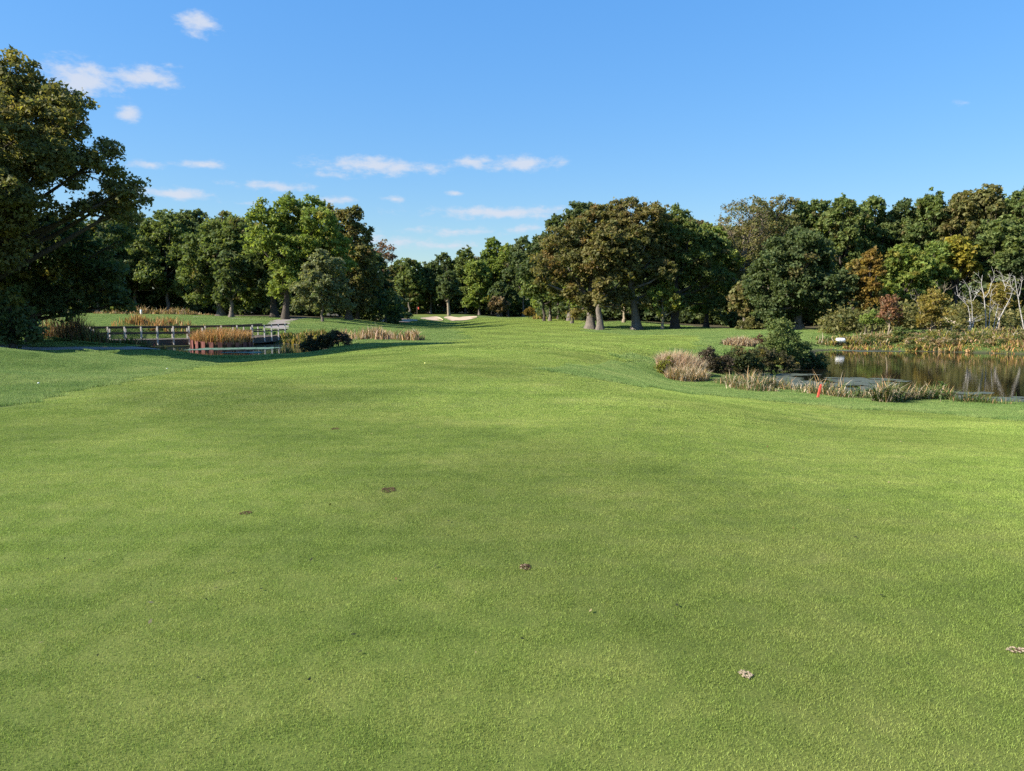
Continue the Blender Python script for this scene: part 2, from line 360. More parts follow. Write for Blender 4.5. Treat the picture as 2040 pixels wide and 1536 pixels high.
def tag(o, label=None, cat=None, group=None, kind=None):
    if label: o['label'] = label
    if cat: o['category'] = cat
    if group: o['group'] = group
    if kind: o['kind'] = kind
    return o
def empty(name, loc): return link(name, None, None, loc)

# ground sheet: fine inside the field of view, coarse elsewhere
angs = np.radians(np.concatenate([np.linspace(-180, -44, 34)[:-1], np.linspace(-44, 44, 470), np.linspace(44, 180, 34)[1:-1]]))
rad = np.concatenate([[.3, 1, 1.6], np.exp(np.linspace(math.log(2.1), math.log(230), 330)), [300, 450, 800, 1500, 3000]])
na, nr = len(angs), len(rad)
gx = np.sin(angs)[None, :] * rad[:, None]; gy = np.cos(angs)[None, :] * rad[:, None]
gz = H(gx, gy)
gV = np.stack([gx, gy, gz], -1).reshape(-1, 3); gV = np.concatenate([gV, [[0, 0, H1(0, 0)]]])
ii = np.arange(nr - 1)[:, None] * na; jj = np.arange(na)[None, :]; j2 = (np.arange(na) + 1) % na
q = np.stack([ii + jj, ii + na + jj, ii + na + j2[None], ii + j2[None]], -1).reshape(-1, 4)[:, ::-1]
gm = mesh_np('ground', gV, q, 4, M['ground'], True)
fz = zone(gV[:, 0], gV[:, 1]).astype(float)
X, Y = gV[:, 0], gV[:, 1]
BASES = [(*pxd(1177, 91), 1.5), (*pxd(1196, 88.5), 1.3), (*pxd(1268, 90), 1.4), (*pxd(1345, 92), 1.4), (*pxd(642, 86), .8), (*pxd(568, 94), 1.5), (*pxd(440, 103), 1.3), (*pxd(461, 97), 1.0)]
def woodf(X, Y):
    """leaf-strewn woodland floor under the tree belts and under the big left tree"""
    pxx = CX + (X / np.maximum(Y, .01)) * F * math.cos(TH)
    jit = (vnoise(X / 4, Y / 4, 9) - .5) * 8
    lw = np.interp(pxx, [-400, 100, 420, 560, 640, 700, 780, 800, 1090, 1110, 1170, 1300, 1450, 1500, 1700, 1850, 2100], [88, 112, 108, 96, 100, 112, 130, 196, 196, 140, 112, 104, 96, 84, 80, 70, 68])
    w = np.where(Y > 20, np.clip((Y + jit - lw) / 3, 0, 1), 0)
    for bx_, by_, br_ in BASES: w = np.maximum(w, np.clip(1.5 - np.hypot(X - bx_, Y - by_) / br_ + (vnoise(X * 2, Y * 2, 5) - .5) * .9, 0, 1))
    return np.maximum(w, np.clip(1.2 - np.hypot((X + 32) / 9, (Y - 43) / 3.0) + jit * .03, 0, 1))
def mudf(X, Y):
    mud = np.zeros(len(X))
    for P in (POND_R, POND_L):
        b = np.array(P); nr_ = (X > b[:, 0].min() - 4) & (X < b[:, 0].max() + 4) & (Y > b[:, 1].min() - 4) & (Y < b[:, 1].max() + 4)
        if not nr_.any(): continue
        d = polydist(X[nr_], Y[nr_], P); ins = inpoly(X[nr_], Y[nr_], P)
        mud[nr_] = np.maximum(mud[nr_], np.where(ins, 1, np.clip(1.1 - d / 1.2, 0, 1)))
    return mud
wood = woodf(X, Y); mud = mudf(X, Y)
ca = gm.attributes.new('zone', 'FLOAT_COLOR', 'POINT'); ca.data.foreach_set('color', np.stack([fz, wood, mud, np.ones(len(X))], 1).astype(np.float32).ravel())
tag(link('ground', gm), 'rolling mown golf course turf reaching back to the woods', kind='structure')

def sheet_poly(name, pts, z, mat, label, kind='structure'):
    me = bpy.data.meshes.new(name); me.from_pydata([(x, y, z) for x, y in pts], [], [tuple(range(len(pts)))]); me.materials.append(mat)
    return tag(link(name, me), label, kind=kind)
def grow(P, k):
    c = np.mean(P, 0); out = []
    for i in range(len(P)):
        a, b, e = np.array(P[i - 1]), np.array(P[i]), np.array(P[(i + 1) % len(P)]); t = e - a; nrm = np.array([t[1], -t[0]]); nrm = nrm / (np.hypot(*nrm) + 1e-9)
        out.append(tuple(b + nrm * k))
    return out
def ccw(P):
    a = sum(P[i - 1][0] * P[i][1] - P[i][0] * P[i - 1][1] for i in range(len(P))); return P if a > 0 else P[::-1]
sheet_poly('pond_water', grow(ccw(POND_R), .5), WATER, M['water'], 'dark still pond on the right reflecting the autumn wood')
sheet_poly('pond_water', grow(ccw(POND_L), .5), WATER_L, M['water2'], 'narrow pond under the timber footbridge on the left')

# ------------------------------------------------------------------ mesh helpers
def cat_parts(parts):
    V, Fa, o = [], [], 0
    for v, f in parts: V.append(v); Fa.append(f + o); o += len(v)
    return np.concatenate(V), np.concatenate(Fa)
def tube(path, radii, seg=7, cap=True):
    path = np.array(path, float); m = len(path); V = []
    for i in range(m):
        t = path[min(i + 1, m - 1)] - path[max(i - 1, 0)]; t /= np.linalg.norm(t) + 1e-9
        a = np.cross(t, [0.3, 1, .1]); a /= np.linalg.norm(a) + 1e-9; b = np.cross(t, a)
        th = np.arange(seg) / seg * 2 * np.pi
        V.append(path[i] + radii[i] * (np.cos(th)[:, None] * a + np.sin(th)[:, None] * b))
    V = np.concatenate(V); i, j = np.meshgrid(np.arange(m - 1), np.arange(seg), indexing='ij'); j2 = (j + 1) % seg
    q = np.stack([i * seg + j, i * seg + j2, (i + 1) * seg + j2, (i + 1) * seg + j], -1).reshape(-1, 4)
    if cap:
        V = np.concatenate([V, path[-1:]]); c = len(V) - 1; k = np.arange(seg)
        q = np.concatenate([q, np.stack([(m - 1) * seg + k, (m - 1) * seg + (k + 1) % seg, np.full(seg, c), np.full(seg, c)], -1)])
    return V, q
def tubes_mesh(name, tubes, mat):
    V, q = cat_parts(tubes); me = bpy.data.meshes.new(name)
    me.from_pydata(V.tolist(), [], [tuple(dict.fromkeys(f)) for f in q.tolist()]); me.polygons.foreach_set('use_smooth', np.ones(len(me.polygons), bool)); me.materials.append(mat); return me
def box(c, s, rz=0.0, bev=0):
    c = np.array(c, float); h = np.array(s, float) / 2
    v = np.array([(x, y, z) for x in (-1, 1) for y in (-1, 1) for z in (-1, 1)]) * h
    R = np.array([[math.cos(rz), -math.sin(rz), 0], [math.sin(rz), math.cos(rz), 0], [0, 0, 1]])
    return v @ R.T + c, np.array([(0, 1, 3, 2), (4, 6, 7, 5), (0, 4, 5, 1), (2, 3, 7, 6), (0, 2, 6, 4), (1, 5, 7, 3)])
def beam(a, b, w, h):
    """timber from a to b: w across (horizontal), h high"""
    a = np.array(a, float); b = np.array(b, float); t = b - a; t /= np.linalg.norm(t)
    s = np.cross(t, [0, 0, 1.0]) if abs(t[2]) < .9 else np.array([1.0, .03, 0]); s /= np.linalg.norm(s) + 1e-9; u = np.cross(s, t)
    v = np.array([p + s * x * w / 2 + u * z * h / 2 for p in (a, b) for x in (-1, 1) for z in (-1, 1)])
    return v, np.array([(0, 1, 3, 2), (4, 6, 7, 5), (0, 4, 5, 1), (2, 3, 7, 6), (0, 2, 6, 4), (1, 5, 7, 3)])
def parts_mesh(name, parts, mat, smooth=False):
    V, q = cat_parts(parts); me = bpy.data.meshes.new(name); me.from_pydata(V.tolist(), [], q.tolist()); me.materials.append(mat); me.validate(); me.update(); return me

def unit(v): return v / (np.linalg.norm(v, axis=-1, keepdims=True) + 1e-9)
def leaf_cloud(rng, C, Rc, per, size, cols, up=.45, hang=0.0, flat=.8):
    """leaf faces round clump centres C (m,3) radii Rc; cols (m,3) clump colour"""
    m = len(C); idx = np.repeat(np.arange(m), per); K = len(idx)
    d = unit(rng.normal(size=(K, 3))); d[:, 2] = np.where(rng.random(K) < .30, d[:, 2], np.abs(d[:, 2])) 
    r = rng.random(K) ** .5 * rng.uniform(.7, 1.15, K); far_ = rng.random(K) < .07; r[far_] *= rng.uniform(1.1, 1.6, far_.sum())
    pos = C[idx] + d * (r * Rc[idx])[:, None] * np.array([1, 1, flat])
    nrm = unit(d * .42 + np.array([0, 0, up * .8]) + rng.normal(size=(K, 3)) * .7)
    t = unit(np.cross(nrm, rng.normal(size=(K, 3)))); b = np.cross(nrm, t)
    s = size * (rng.uniform(.45, 1.0, K) + .7 * rng.random(K) ** 3)[:, None] * 1.15
    a1 = rng.uniform(-.35, .35, K)[:, None]
    v0 = pos + t * s * .6; v1 = pos - t * s * .45 + b * s * (.42 + a1 * .3); v2 = pos - t * s * .4 - b * s * (.42 - a1 * .3)
    V = np.stack([v0, v1, v2], 1).reshape(-1, 3); Fc = np.arange(K * 3).reshape(-1, 3)
    tint = cols[idx] * rng.uniform(.68, 1.32, K)[:, None] * np.stack([rng.uniform(.9, 1.12, K), np.ones(K), rng.uniform(.85, 1.1, K)], 1)
    return V, Fc, tint

GRN = dict(
    dark=((.036, .058, .022), (.056, .082, .029)), oak=((.062, .074, .026), (.100, .100, .034)), mid=((.050, .078, .024), (.078, .110, .032)),
    bright=((.068, .108, .024), (.104, .145, .032)), olive=((.062, .076, .027), (.096, .102, .034)), brown=((.068, .062, .032), (.098, .085, .042)),
    yellow=((.20, .19, .03), (.36, .30, .045)), orange=((.17, .125, .030), (.25, .17, .04)), red=((.21, .115, .065), (.31, .165, .095)), gold=((.085, .085, .022), (.13, .115, .028)),
    grey=((.075, .095, .045), (.10, .125, .058)))
GRN = {k: tuple(tuple(min(.42, q * (m if k not in ('red', 'yellow', 'orange') else 1.0)) for q, m in zip(c, (2.2, 1.92, 2.1))) for c in v) for k, v in GRN.items()}
AUT = dict(y=(.26, .22, .05), o=(.24, .15, .055), b=(.18, .135, .06), r=(.24, .11, .075))

def lobes_auto(rng, R, a, style):
    """lobe list (x,y,z,r) in crown space centred at 0, horizontally R, half height a"""
    L_ = []
    nl = {'oak': 13, 'tall': 12, 'column': 9, 'round': 12, 'sparse': 12, 'small': 7}[style]
    g0 = rng.uniform(0, 6.28)
    for i in range(nl):
        t = -0.78 + 1.70 * (i + .5) / nl
        if style in ('round', 'oak'): e = max(.15, 1 - abs(t) ** 2.4) ** .6
        elif style == 'tall': e = max(.2, 1 - ((t + .25) / 1.25) ** 2) ** .6
        elif style == 'column': e = .75
        else: e = max(.2, 1 - t * t) ** .6
        if t < 0 and style in ('round', 'oak', 'tall'): e = max(e, .86)
        ang = g0 + i * 2.4 + rng.uniform(-.4, .4); rl = rng.uniform(.24, .48) * R
        rr = max(0, R * e - rl * .68) * rng.uniform(.8, 1.1)
        L_.append((rr * math.cos(ang), rr * math.sin(ang), t * (a - .5 * rl), rl))
    L_.append((0, 0, a - .42 * R, .42 * R)); L_.append((0, 0, 0, .5 * R))
    return L_

def crown_mesh(name, rng, lobes, leaf, dens, col, aut=None, paut=.0, rc=1.0, up=.45, flat=.85, skip=.78, low=-.55, maxc=400):
    lob = np.array(lobes); C = []; owner = []
    for i, (x, y, z, r) in enumerate(lob):
        m = int(max(5, 4 * math.pi * r * r / (rc * rc * 1.75)))
        k = np.arange(m) + .5; ph = np.arccos(1 - 2 * k / m); th = math.pi * (1 + 5 ** .5) * k + rng.uniform(0, 6)
        d = np.stack([np.cos(th) * np.sin(ph), np.sin(th) * np.sin(ph), np.cos(ph)], 1)
        d = unit(d + rng.normal(size=d.shape) * .22); d = d[d[:, 2] > low]
        p = np.array([x, y, z]) + d * r * rng.uniform(.62, 1.16, (len(d), 1)) + rng.normal(size=(len(d), 3)) * rc * .22
        C.append(p); owner += [i] * len(p)
    C = np.concatenate(C); owner = np.array(owner); keep = np.ones(len(C), bool)
    for i, (x, y, z, r) in enumerate(lob):
        ins = (np.linalg.norm(C - (x, y, z), axis=1) < skip * r) & (owner != i); keep &= ~ins
    C = C[keep]; owner = owner[keep]
    if len(C) > maxc: s = rng.permutation(len(C))[:maxc]; C = C[s]; owner = owner[s]
    m = len(C); Rc = rc * rng.uniform(.7, 1.3, m)
    spur = rng.random(m) < .09; oc = lob[owner[spur]]; C[spur] += unit(C[spur] - oc[:, :3]) * (oc[:, 3] * rng.uniform(.12, .4, spur.sum()))[:, None]; Rc[spur] *= .6
    lv = rng.random(len(lob)); f = np.clip(.5 * lv[owner] + .5 * rng.random(m), 0, 1)[:, None]
    c1, c2 = np.array(col[0]), np.array(col[1]); cols = c1 * (1 - f) + c2 * f
    if aut is not None and paut > 0:
        hit_ = rng.random(m) < paut; cols[hit_] = cols[hit_] * .35 + np.array(aut) * .65
    la = leaf * leaf * .44
    per = np.maximum(8, (dens * 4 * math.pi * Rc ** 2 * .62 / la)).astype(int)
    V, Fc, tint = leaf_cloud(rng, C, Rc, per, leaf, cols, up, 0, flat)
    return V, Fc, tint, C

def limbs(rng, base, top, tr, lobes, C, ncl=40, flare=1.6, fork=.35, lean=0.0, bend=.04):
    """trunk and limbs reaching into the crown; base at origin, top = (x,y,z) trunk end"""
    T = []; top = np.array(top, float); h = top[2]
    path = [np.array([0, 0, -.25]), np.array([0, 0, .12]), np.array([0, 0, .5])]
    for s in (.12, .25, .4, .55, .7, .85, 1.0):
        path.append(top * s + np.array([rng.normal() * bend * h * .3, rng.normal() * bend * h * .3, 0]) * (1 if s < 1 else 0) + np.array([0, 0, .0]))
    path = sorted(path, key=lambda p: p[2]); rr = []
    for p in path:
        s = max(0, p[2] / h); rr.append(tr * (1 - .72 * s) * (1 + (flare - 1) * math.exp(-max(p[2], 0) / (1.1 * tr + .12))))
    tv, tq = tube(path, rr, 14); ph = rng.uniform(0, 6.28, 3); ax = np.interp(tv[:, 2], [p[2] for p in path], [p[0] for p in path]); ay = np.interp(tv[:, 2], [p[2] for p in path], [p[1] for p in path]); an = np.arctan2(tv[:, 1] - ay, tv[:, 0] - ax)
    k_ = 1 + np.exp(-np.maximum(tv[:, 2], 0) / (1.4 * tr + .1)) * (.16 * np.sin(5 * an + ph[0]) + .12 * np.sin(3 * an + ph[1])) + .05 * np.sin(7 * an + ph[2] + tv[:, 2]); tv[:, 0] = ax + (tv[:, 0] - ax) * k_; tv[:, 1] = ay + (tv[:, 1] - ay) * k_; T.append((tv, tq))
    def pt(s): 
        z = s * h; zs = [p[2] for p in path]; return np.array([np.interp(z, zs, [p[k] for p in path]) for k in range(3)]), tr * (1 - .72 * s)
    for (x, y, z, r) in lobes:
        e = np.array([x, y, z]); s = np.clip((z / h) * rng.uniform(.45, .75), fork, .95); p0, r0 = pt(s)
        mid = (p0 + e) / 2 + rng.normal(size=3) * r * .15 + np.array([0, 0, -.02 * h]); 
        T.append(tube([p0, p0 * .6 + mid * .4, mid, mid * .4 + e * .6, e], [r0 * .62, r0 * .5, r0 * .4, r0 * .28, r0 * .16], 6))
        nb = rng.permutation(np.nonzero(np.linalg.norm(C - e, axis=1) < r * 1.35)[0])[:max(3, ncl // len(lobes))]
        for k in nb:
            c = C[k]; st = mid * .35 + e * .65; m2 = (st + c) / 2 + rng.normal(size=3) * .2
            T.append(tube([st, m2, c], [r0 * .17, r0 * .11, .02], 4))
    return T

def make_tree(name, label, px, d, top, hw, cb, style='oak', col='oak', aut=None, paut=0., seed=1, leaf=.36, dens=.72, tr=.35, rc=None, bark='bark', group=None,
              lobes=None, cat='tree', ncl=40, trunk_top=None, flare=1.7, maxc=400, low=-.55, up=.45, flat=.85, dx=0, fork=.35, skip=.78):
    rng = np.random.default_rng(seed); base = ground_at(px, d); sc = d / F
    ztop = at(px, top, d).z - base.z; zb = at(px, cb, d).z - base.z; R = hw * sc; a = (ztop - zb) / 2; zc = (ztop + zb) / 2
    if rc is None: rc = max(.42, min(.80, .085 * R + .16))
    maxc = int(maxc * 2.4)
    if lobes is None:
        lb = [(x + dx * sc, y, z + zc, r) for (x, y, z, r) in lobes_auto(rng, max(.2, R - rc * .55), max(.2, a - rc * .45), style)]
    else:
        lb = []
        for t in lobes:
            p = at(t[0], t[1], d); dd = t[3] if len(t) > 3 else rng.uniform(-.5, .5) * R * .5
            lb.append((p.x - base.x, dd, p.z - base.z, max(.3, t[2] * sc - rc * .5)))
    V, Fc, tint, C = crown_mesh(name, rng, lb, leaf, dens, GRN[col] if isinstance(col, str) else col, AUT[aut] if aut else None, paut, rc, up, flat, skip, low, maxc)
    V[:, 2] = np.maximum(V[:, 2], .05)
    root = tag(empty(name, base), label, cat, group)
    tt = trunk_top if trunk_top is not None else (dx * sc * .7, 0, zb + (ztop - zb) * .68)
    link('trunk', tubes_mesh('trunk', limbs(rng, None, tt, tr, lb, C, ncl, flare, fork), M[bark]), root)
    link('crown', mesh_np('crown', V, Fc, 3, M['leaf'], False, tint), root)
    return root

# ------------------------------------------------------------------ paths and bunkers
PATHS = []
def strip(name, pts, w, mat, label, lift=.03):
    P = np.array([(p[0], p[1]) for p in pts]); t = np.linspace(0, len(P) - 1, len(P) * 10)
    xs = np.interp(t, np.arange(len(P)), P[:, 0]); ys = np.interp(t, np.arange(len(P)), P[:, 1])
    for _ in range(6):
        xs[1:-1] = (xs[:-2] + xs[1:-1] * 2 + xs[2:]) / 4; ys[1:-1] = (ys[:-2] + ys[1:-1] * 2 + ys[2:]) / 4
    tx, ty = np.gradient(xs), np.gradient(ys); ln = np.hypot(tx, ty); nx, ny = -ty / ln, tx / ln
    PATHS.append((xs, ys, w / 2 + .1))
    V = []; K = 7
    for k in range(K):
        o = (k / (K - 1) - .5) * w; x, y = xs + nx * o, ys + ny * o; V.append(np.stack([x, y, H(x, y) + lift], 1))
    V = np.stack(V, 1); m = len(xs); V = V.reshape(-1, 3)
    i, j = np.meshgrid(np.arange(m - 1), np.arange(K - 1), indexing='ij'); q = np.stack([i * K + j, i * K + j + 1, (i + 1) * K + j + 1, (i + 1) * K + j], -1).reshape(-1, 4)
    return tag(link(name, mesh_np(name, V, q[:, ::-1], 4, mat, True)), label, kind='structure')
def gxy(px, d): p = ground_at(px, d); return (p.x, p.y)
strip('cart_path', [gxy(548, 69), gxy(551, 76), gxy(556, 84), gxy(566, 92), gxy(600, 99), gxy(640, 103)], 2.3, M['asphalt'], 'pale asphalt cart path climbing from the bridge into the left wood')
strip('cart_path', [gxy(-500, 46), gxy(-150, 42), gxy(80, 41), gxy(230, 42.5), gxy(300, 44)], 2.4, M['asphalt'], 'shaded asphalt cart path behind the left grassy mound')
strip('cart_path', [gxy(150, 99), gxy(250, 102), gxy(330, 99), gxy(430, 93), gxy(520, 89), gxy(560, 87)], 1.3, M['asphalt'], 'thin pale path crossing the lawn behind the bridge')

BUNK = []
def bunker(top, bot, label):
    m = len(top); rows = 7; V = []
    for r in range(rows):
        f = r / (rows - 1)
        for k in range(m):
            x0, y0 = top[k]; x1, y1 = bot[k]; x = x0 * (1 - f) + x1 * f; y = y0 * (1 - f) + y1 * f
            V.append((x, y, H1(x, y) + .09 + .12 * (1 - f) ** 2 - .10 * math.sin(f * math.pi)))
    q = [(r * m + k, r * m + k + 1, (r + 1) * m + k + 1, (r + 1) * m + k) for r in range(rows - 1) for k in range(m - 1)]
    BUNK.append([(v[0], v[1]) for v in V[:m]] + [(v[0], v[1]) for v in V[-m:][::-1]])
    return tag(link('sand_bunker', mesh_np('sand_bunker', np.array(V), np.array(q)[:, ::-1], 4, M['sand'], True)), label, kind='structure')
def hp(L_): return [hit(*p) for p in L_]
bunker(hp([(838, 635), (850, 634), (862, 632.6), (870, 632), (876, 634), (882, 638)]), hp([(840, 636), (850, 637.5), (862, 638.8), (872, 639.3), (880, 639.6), (884, 639.2)]), 'small tan sand bunker left of the grass tongue below the green')
bunker(hp([(884, 633.5), (891, 632.4), (898, 632), (905, 633.6), (915, 634.6), (922, 632.8), (935, 631.8), (950, 632)]), hp([(888, 636), (895, 638.5), (901, 639.8), (908, 639.4), (918, 638.9), (928, 638.4), (938, 636.6), (951, 633.2)]), 'wide sunlit sand bunker right of the grass tongue below the green')
bunker(hp([(746, 635), (765, 634), (790, 634.5), (815, 637), (832, 639)]), hp([(746, 641), (765, 642), (790, 642.5), (815, 642.5), (830, 640.5)]), 'shaded sand bunker at the foot of the dark trees')

# ------------------------------------------------------------------ turf: real blades in patches
def patch(name, rng, size, nb, h0, h1, w0, w1, lean, mat):
    p = rng.uniform(-size / 2, size / 2, (nb, 2)); h = rng.uniform(h0, h1, nb); w = rng.uniform(w0, w1, nb) / 2; a = rng.uniform(0, 6.283, nb); ln = h * rng.uniform(.1, lean, nb)
    b = rng.uniform(0, 6.283, nb); ex, ey = np.cos(b) * w, np.sin(b) * w
    z0 = np.full(nb, -.008)
    V = np.stack([np.stack([p[:, 0] - ex, p[:, 1] - ey, z0], 1), np.stack([p[:, 0] + ex, p[:, 1] + ey, z0], 1), np.stack([p[:, 0] + np.cos(a) * ln, p[:, 1] + np.sin(a) * ln, h], 1)], 1).reshape(-1, 3)
    return bpy.data.objects.new(name, mesh_np(name, V, np.arange(nb * 3).reshape(-1, 3), 3, mat))
def turf(name, pts, sizes, patches, label, rng):
    """patches: list of objects; pts (n,2); sizes = patch index pools per point"""
    col = bpy.data.collections.new(name + '_patches')
    for o in patches: col.objects.link(o)
    x, y = pts[:, 0], pts[:, 1]; e = .35
    z = H(x, y); zx = (H(x + e, y) - H(x - e, y)) / (2 * e); zy = (H(x, y + e) - H(x, y - e)) / (2 * e)
    rot = []
    for i in range(len(x)):
        nrm = Vector((-zx[i], -zy[i], 1)).normalized(); R = nrm.to_track_quat('Z', 'Y') @ Matrix.Rotation(rng.uniform(0, 6.283), 4, 'Z').to_quaternion(); rot.append(R.to_euler()[:])
    me = bpy.data.meshes.new(name); me.vertices.add(len(x)); me.vertices.foreach_set('co', np.stack([x, y, z], 1).astype(np.float32).ravel())
    at_ = me.attributes.new('rot', 'FLOAT_VECTOR', 'POINT'); at_.data.foreach_set('vector', np.array(rot, np.float32).ravel())
    av = me.attributes.new('vid', 'INT', 'POINT'); av.data.foreach_set('value', np.asarray(sizes, np.int32))
    ob = tag(link(name, me), label, kind='stuff')
    t = bpy.data.node_groups.new(name, 'GeometryNodeTree'); t.interface.new_socket('Geometry', in_out='INPUT', socket_type='NodeSocketGeometry'); t.interface.new_socket('Geometry', in_out='OUTPUT', socket_type='NodeSocketGeometry')
    gi = t.nodes.new('NodeGroupInput'); go = t.nodes.new('NodeGroupOutput'); ip = t.nodes.new('GeometryNodeInstanceOnPoints'); ci = t.nodes.new('GeometryNodeCollectionInfo')
    ci.inputs['Collection'].default_value = col; ci.inputs['Separate Children'].default_value = True; ci.inputs['Reset Children'].default_value = True
    ar = t.nodes.new('GeometryNodeInputNamedAttribute'); ar.data_type = 'FLOAT_VECTOR'; ar.inputs[0].default_value = 'rot'
    ai = t.nodes.new('GeometryNodeInputNamedAttribute'); ai.data_type = 'INT'; ai.inputs[0].default_value = 'vid'
    ip.inputs['Pick Instance'].default_value = True
    t.links.new(gi.outputs[0], ip.inputs['Points']); t.links.new(ci.outputs[0], ip.inputs['Instance']); t.links.new(ai.outputs[0], ip.inputs['Instance Index']); t.links.new(ar.outputs[0], ip.inputs['Rotation']); t.links.new(ip.outputs[0], go.inputs[0])
    md = ob.modifiers.new('blades', 'NODES'); md.node_group = t
    return ob
rngT = np.random.default_rng(11)
def wedge(d0, d1, sp):
    ys = np.arange(d0, d1, sp); out = []
    for y in ys:
        wl = y * .74 + 2.0; xs = np.arange(-wl, wl, sp); out.append(np.stack([xs, np.full(len(xs), y)], 1))
    p = np.concatenate(out); return p + rngT.uniform(-.12, .12, p.shape) * sp
def clear(p):
    x, y = p[:, 0], p[:, 1]; ok = (woodf(x, y) < .5) & (mudf(x, y) < .35)
    for B in BUNK: ok &= ~inpoly(x, y, B)
    for xs, ys, w in PATHS:
        dm = np.min(np.hypot(x[:, None] - xs[None, ::3], y[:, None] - ys[None, ::3]), 1) if len(x) else 0; ok &= dm > w + .25
    return ok
rings = [(2.0, 11.5, .43), (11.5, 32, .85), (32, 172, 1.75)]
fp, fi, rp, ri = [], [], [], []
for k, (d0, d1, sp) in enumerate(rings):
    p = wedge(d0, d1, sp); p = p[clear(p)]; fw = zone(p[:, 0], p[:, 1])
    fp.append(p[fw]); fi.append(rngT.integers(0, 4, fw.sum()) + 4 * k)
    if k == 0: sp = .43
    p = wedge(max(d0, 9) if k == 0 else d0, d1, sp * (.55 if k == 1 else 1.0)); p = p[clear(p)]; fw = zone(p[:, 0], p[:, 1])
    rp.append(p[~fw]); ri.append(rngT.integers(0, 4, (~fw).sum()) + 4 * max(0, k - 1))
fpat = [patch('fairway_patch_%02d' % (4 * k + j), rngT, *a, M['fair']) for k, a in enumerate([(.62, 6200, .006, .014, .0022, .0044, 1.5), (1.2, 8000, .008, .018, .004, .008, 1.5), (2.4, 6000, .02, .04, .014, .028, 1.4)]) for j in range(4)]
rpat = [patch('rough_patch_%02d' % (4 * k + j), rngT, *a, M['rough']) for k, a in enumerate([(.75, 2300, .035, .075, .005, .009, 1.1), (2.4, 6000, .04, .08, .014, .030, 1.2)]) for j in range(4)]
turf('fairway_grass', np.concatenate(fp), np.concatenate(fi), fpat, 'short mown fairway turf filling the foreground', rngT)
turf('rough_grass', np.concatenate(rp), np.concatenate(ri), rpat, 'longer bluish green rough beside the fairway and ponds', rngT)

# ------------------------------------------------------------------ footbridge, piling
DZ = -.68; BW = 2.4
bp = [at(95, 0, 57.0), at(388, 0, 59.0), at(495, 0, 62.5), at(543, 0, 69)]
bp = [np.array([p.x, p.y, DZ + k]) for p, k in zip([ground_at(95, 55.4), ground_at(388, 59.7), ground_at(497, 62), ground_at(546, 66.5)], (0, 0, .04, .08))]
BR = empty('footbridge', Vector(bp[1])); tag(BR, 'weathered timber footbridge with pale posts spanning the left pond', 'bridge')
O = bp[1]
def bpart(name, parts, mat, label=None):
    V, q = cat_parts(parts); o = link(name, parts_mesh(name, [(V - O, q)], mat), BR)
    if label: o['label'] = label
    return o
def offs(side):
    out = []
    for i in range(len(bp)):
        t = bp[min(i + 1, 3)] - bp[max(i - 1, 0)]; t[2] = 0; t = t / np.linalg.norm(t); out.append(bp[i] + side * BW / 2 * np.array([t[1], -t[0], 0]))
    return out
near, far = offs(1), offs(-1)
for i in range(3):
    # deck boards laid across the bearers
    a, b = bp[i], bp[i + 1]; ln = np.linalg.norm(b - a); nbd = int(ln / .30)
    na_, nb_ = near[i], near[i + 1]; fa, fb = far[i], far[i + 1]
    for k in range(nbd):
        f = (k + .5) / nbd; p0 = na_ * (1 - f) + nb_ * f; p1 = fa * (1 - f) + fb * f; dz = np.array([0, 0, -.03 + .004 * ((k * 7) % 3)])
        bpart('deck_board', [beam(p0 + dz, p1 + dz, ln / nbd - .02, .05)], M['wood'])
    for side in (near, far):
        s0, s1 = side[i], side[i + 1]; t = (s1 - s0) / np.linalg.norm(s1 - s0); gap = t * .006
        for k, hgt in enumerate((.21, .21)):
            z = np.array([0, 0, -.06 - .115 - k * .215]); bpart('fascia_plank', [beam(s0 + z + gap, s1 + z - gap, .07 + .004 * k, hgt)], M['wood'])
        for zz, hh in ((.93, .10), (.48, .11)):
            z = np.array([0, 0, zz]); bpart('rail', [beam(s0 + z + gap, s1 + z - gap, .06, hh)], M['rail'])
        z = np.array([0, 0, 1.0]); bpart('cap_rail', [beam(s0 + z + gap, s1 + z - gap, .10, .04)], M['rail'])
        npst = max(2, int(round(np.linalg.norm(s1 - s0) / (1.12 if i < 2 else 1.35))))
        out = np.array([t[1], -t[0], 0]) * (.085 if side is near else -.085)
        for k in range(npst):
            f = (k + .5) / npst; p = s0 * (1 - f) + s1 * f + out
            bpart('rail_post', [beam(p + [0, 0, -.42], p + [0, 0, 1.02], .095, .095)], M['wood_post'])
for f in (.12, .38, .64, .9):
    p = bp[0] * (1 - f) + bp[1] * f
    for sd_ in (-.9, .9): bpart('pile', [tube([p + [0, sd_, -2.0], p + [0, sd_, -.7]], [.14, .14], 10)], M['wood_post'])
pa = near[0] * .40 + near[1] * .60 + np.array([0, .5, 0]); pb = near[0] * .14 + near[1] * .86 + np.array([0, .5, 0])
for k in range(12):
    a = pa + (pb - pa) * (k / 12); b = pa + (pb - pa) * ((k + .94) / 12); zc = np.array([0, 0, -.86 - .0])
    bpart('abutment_board', [beam(a + zc, b + zc, .06 + .01 * (k % 2), .5)], M['straw'])

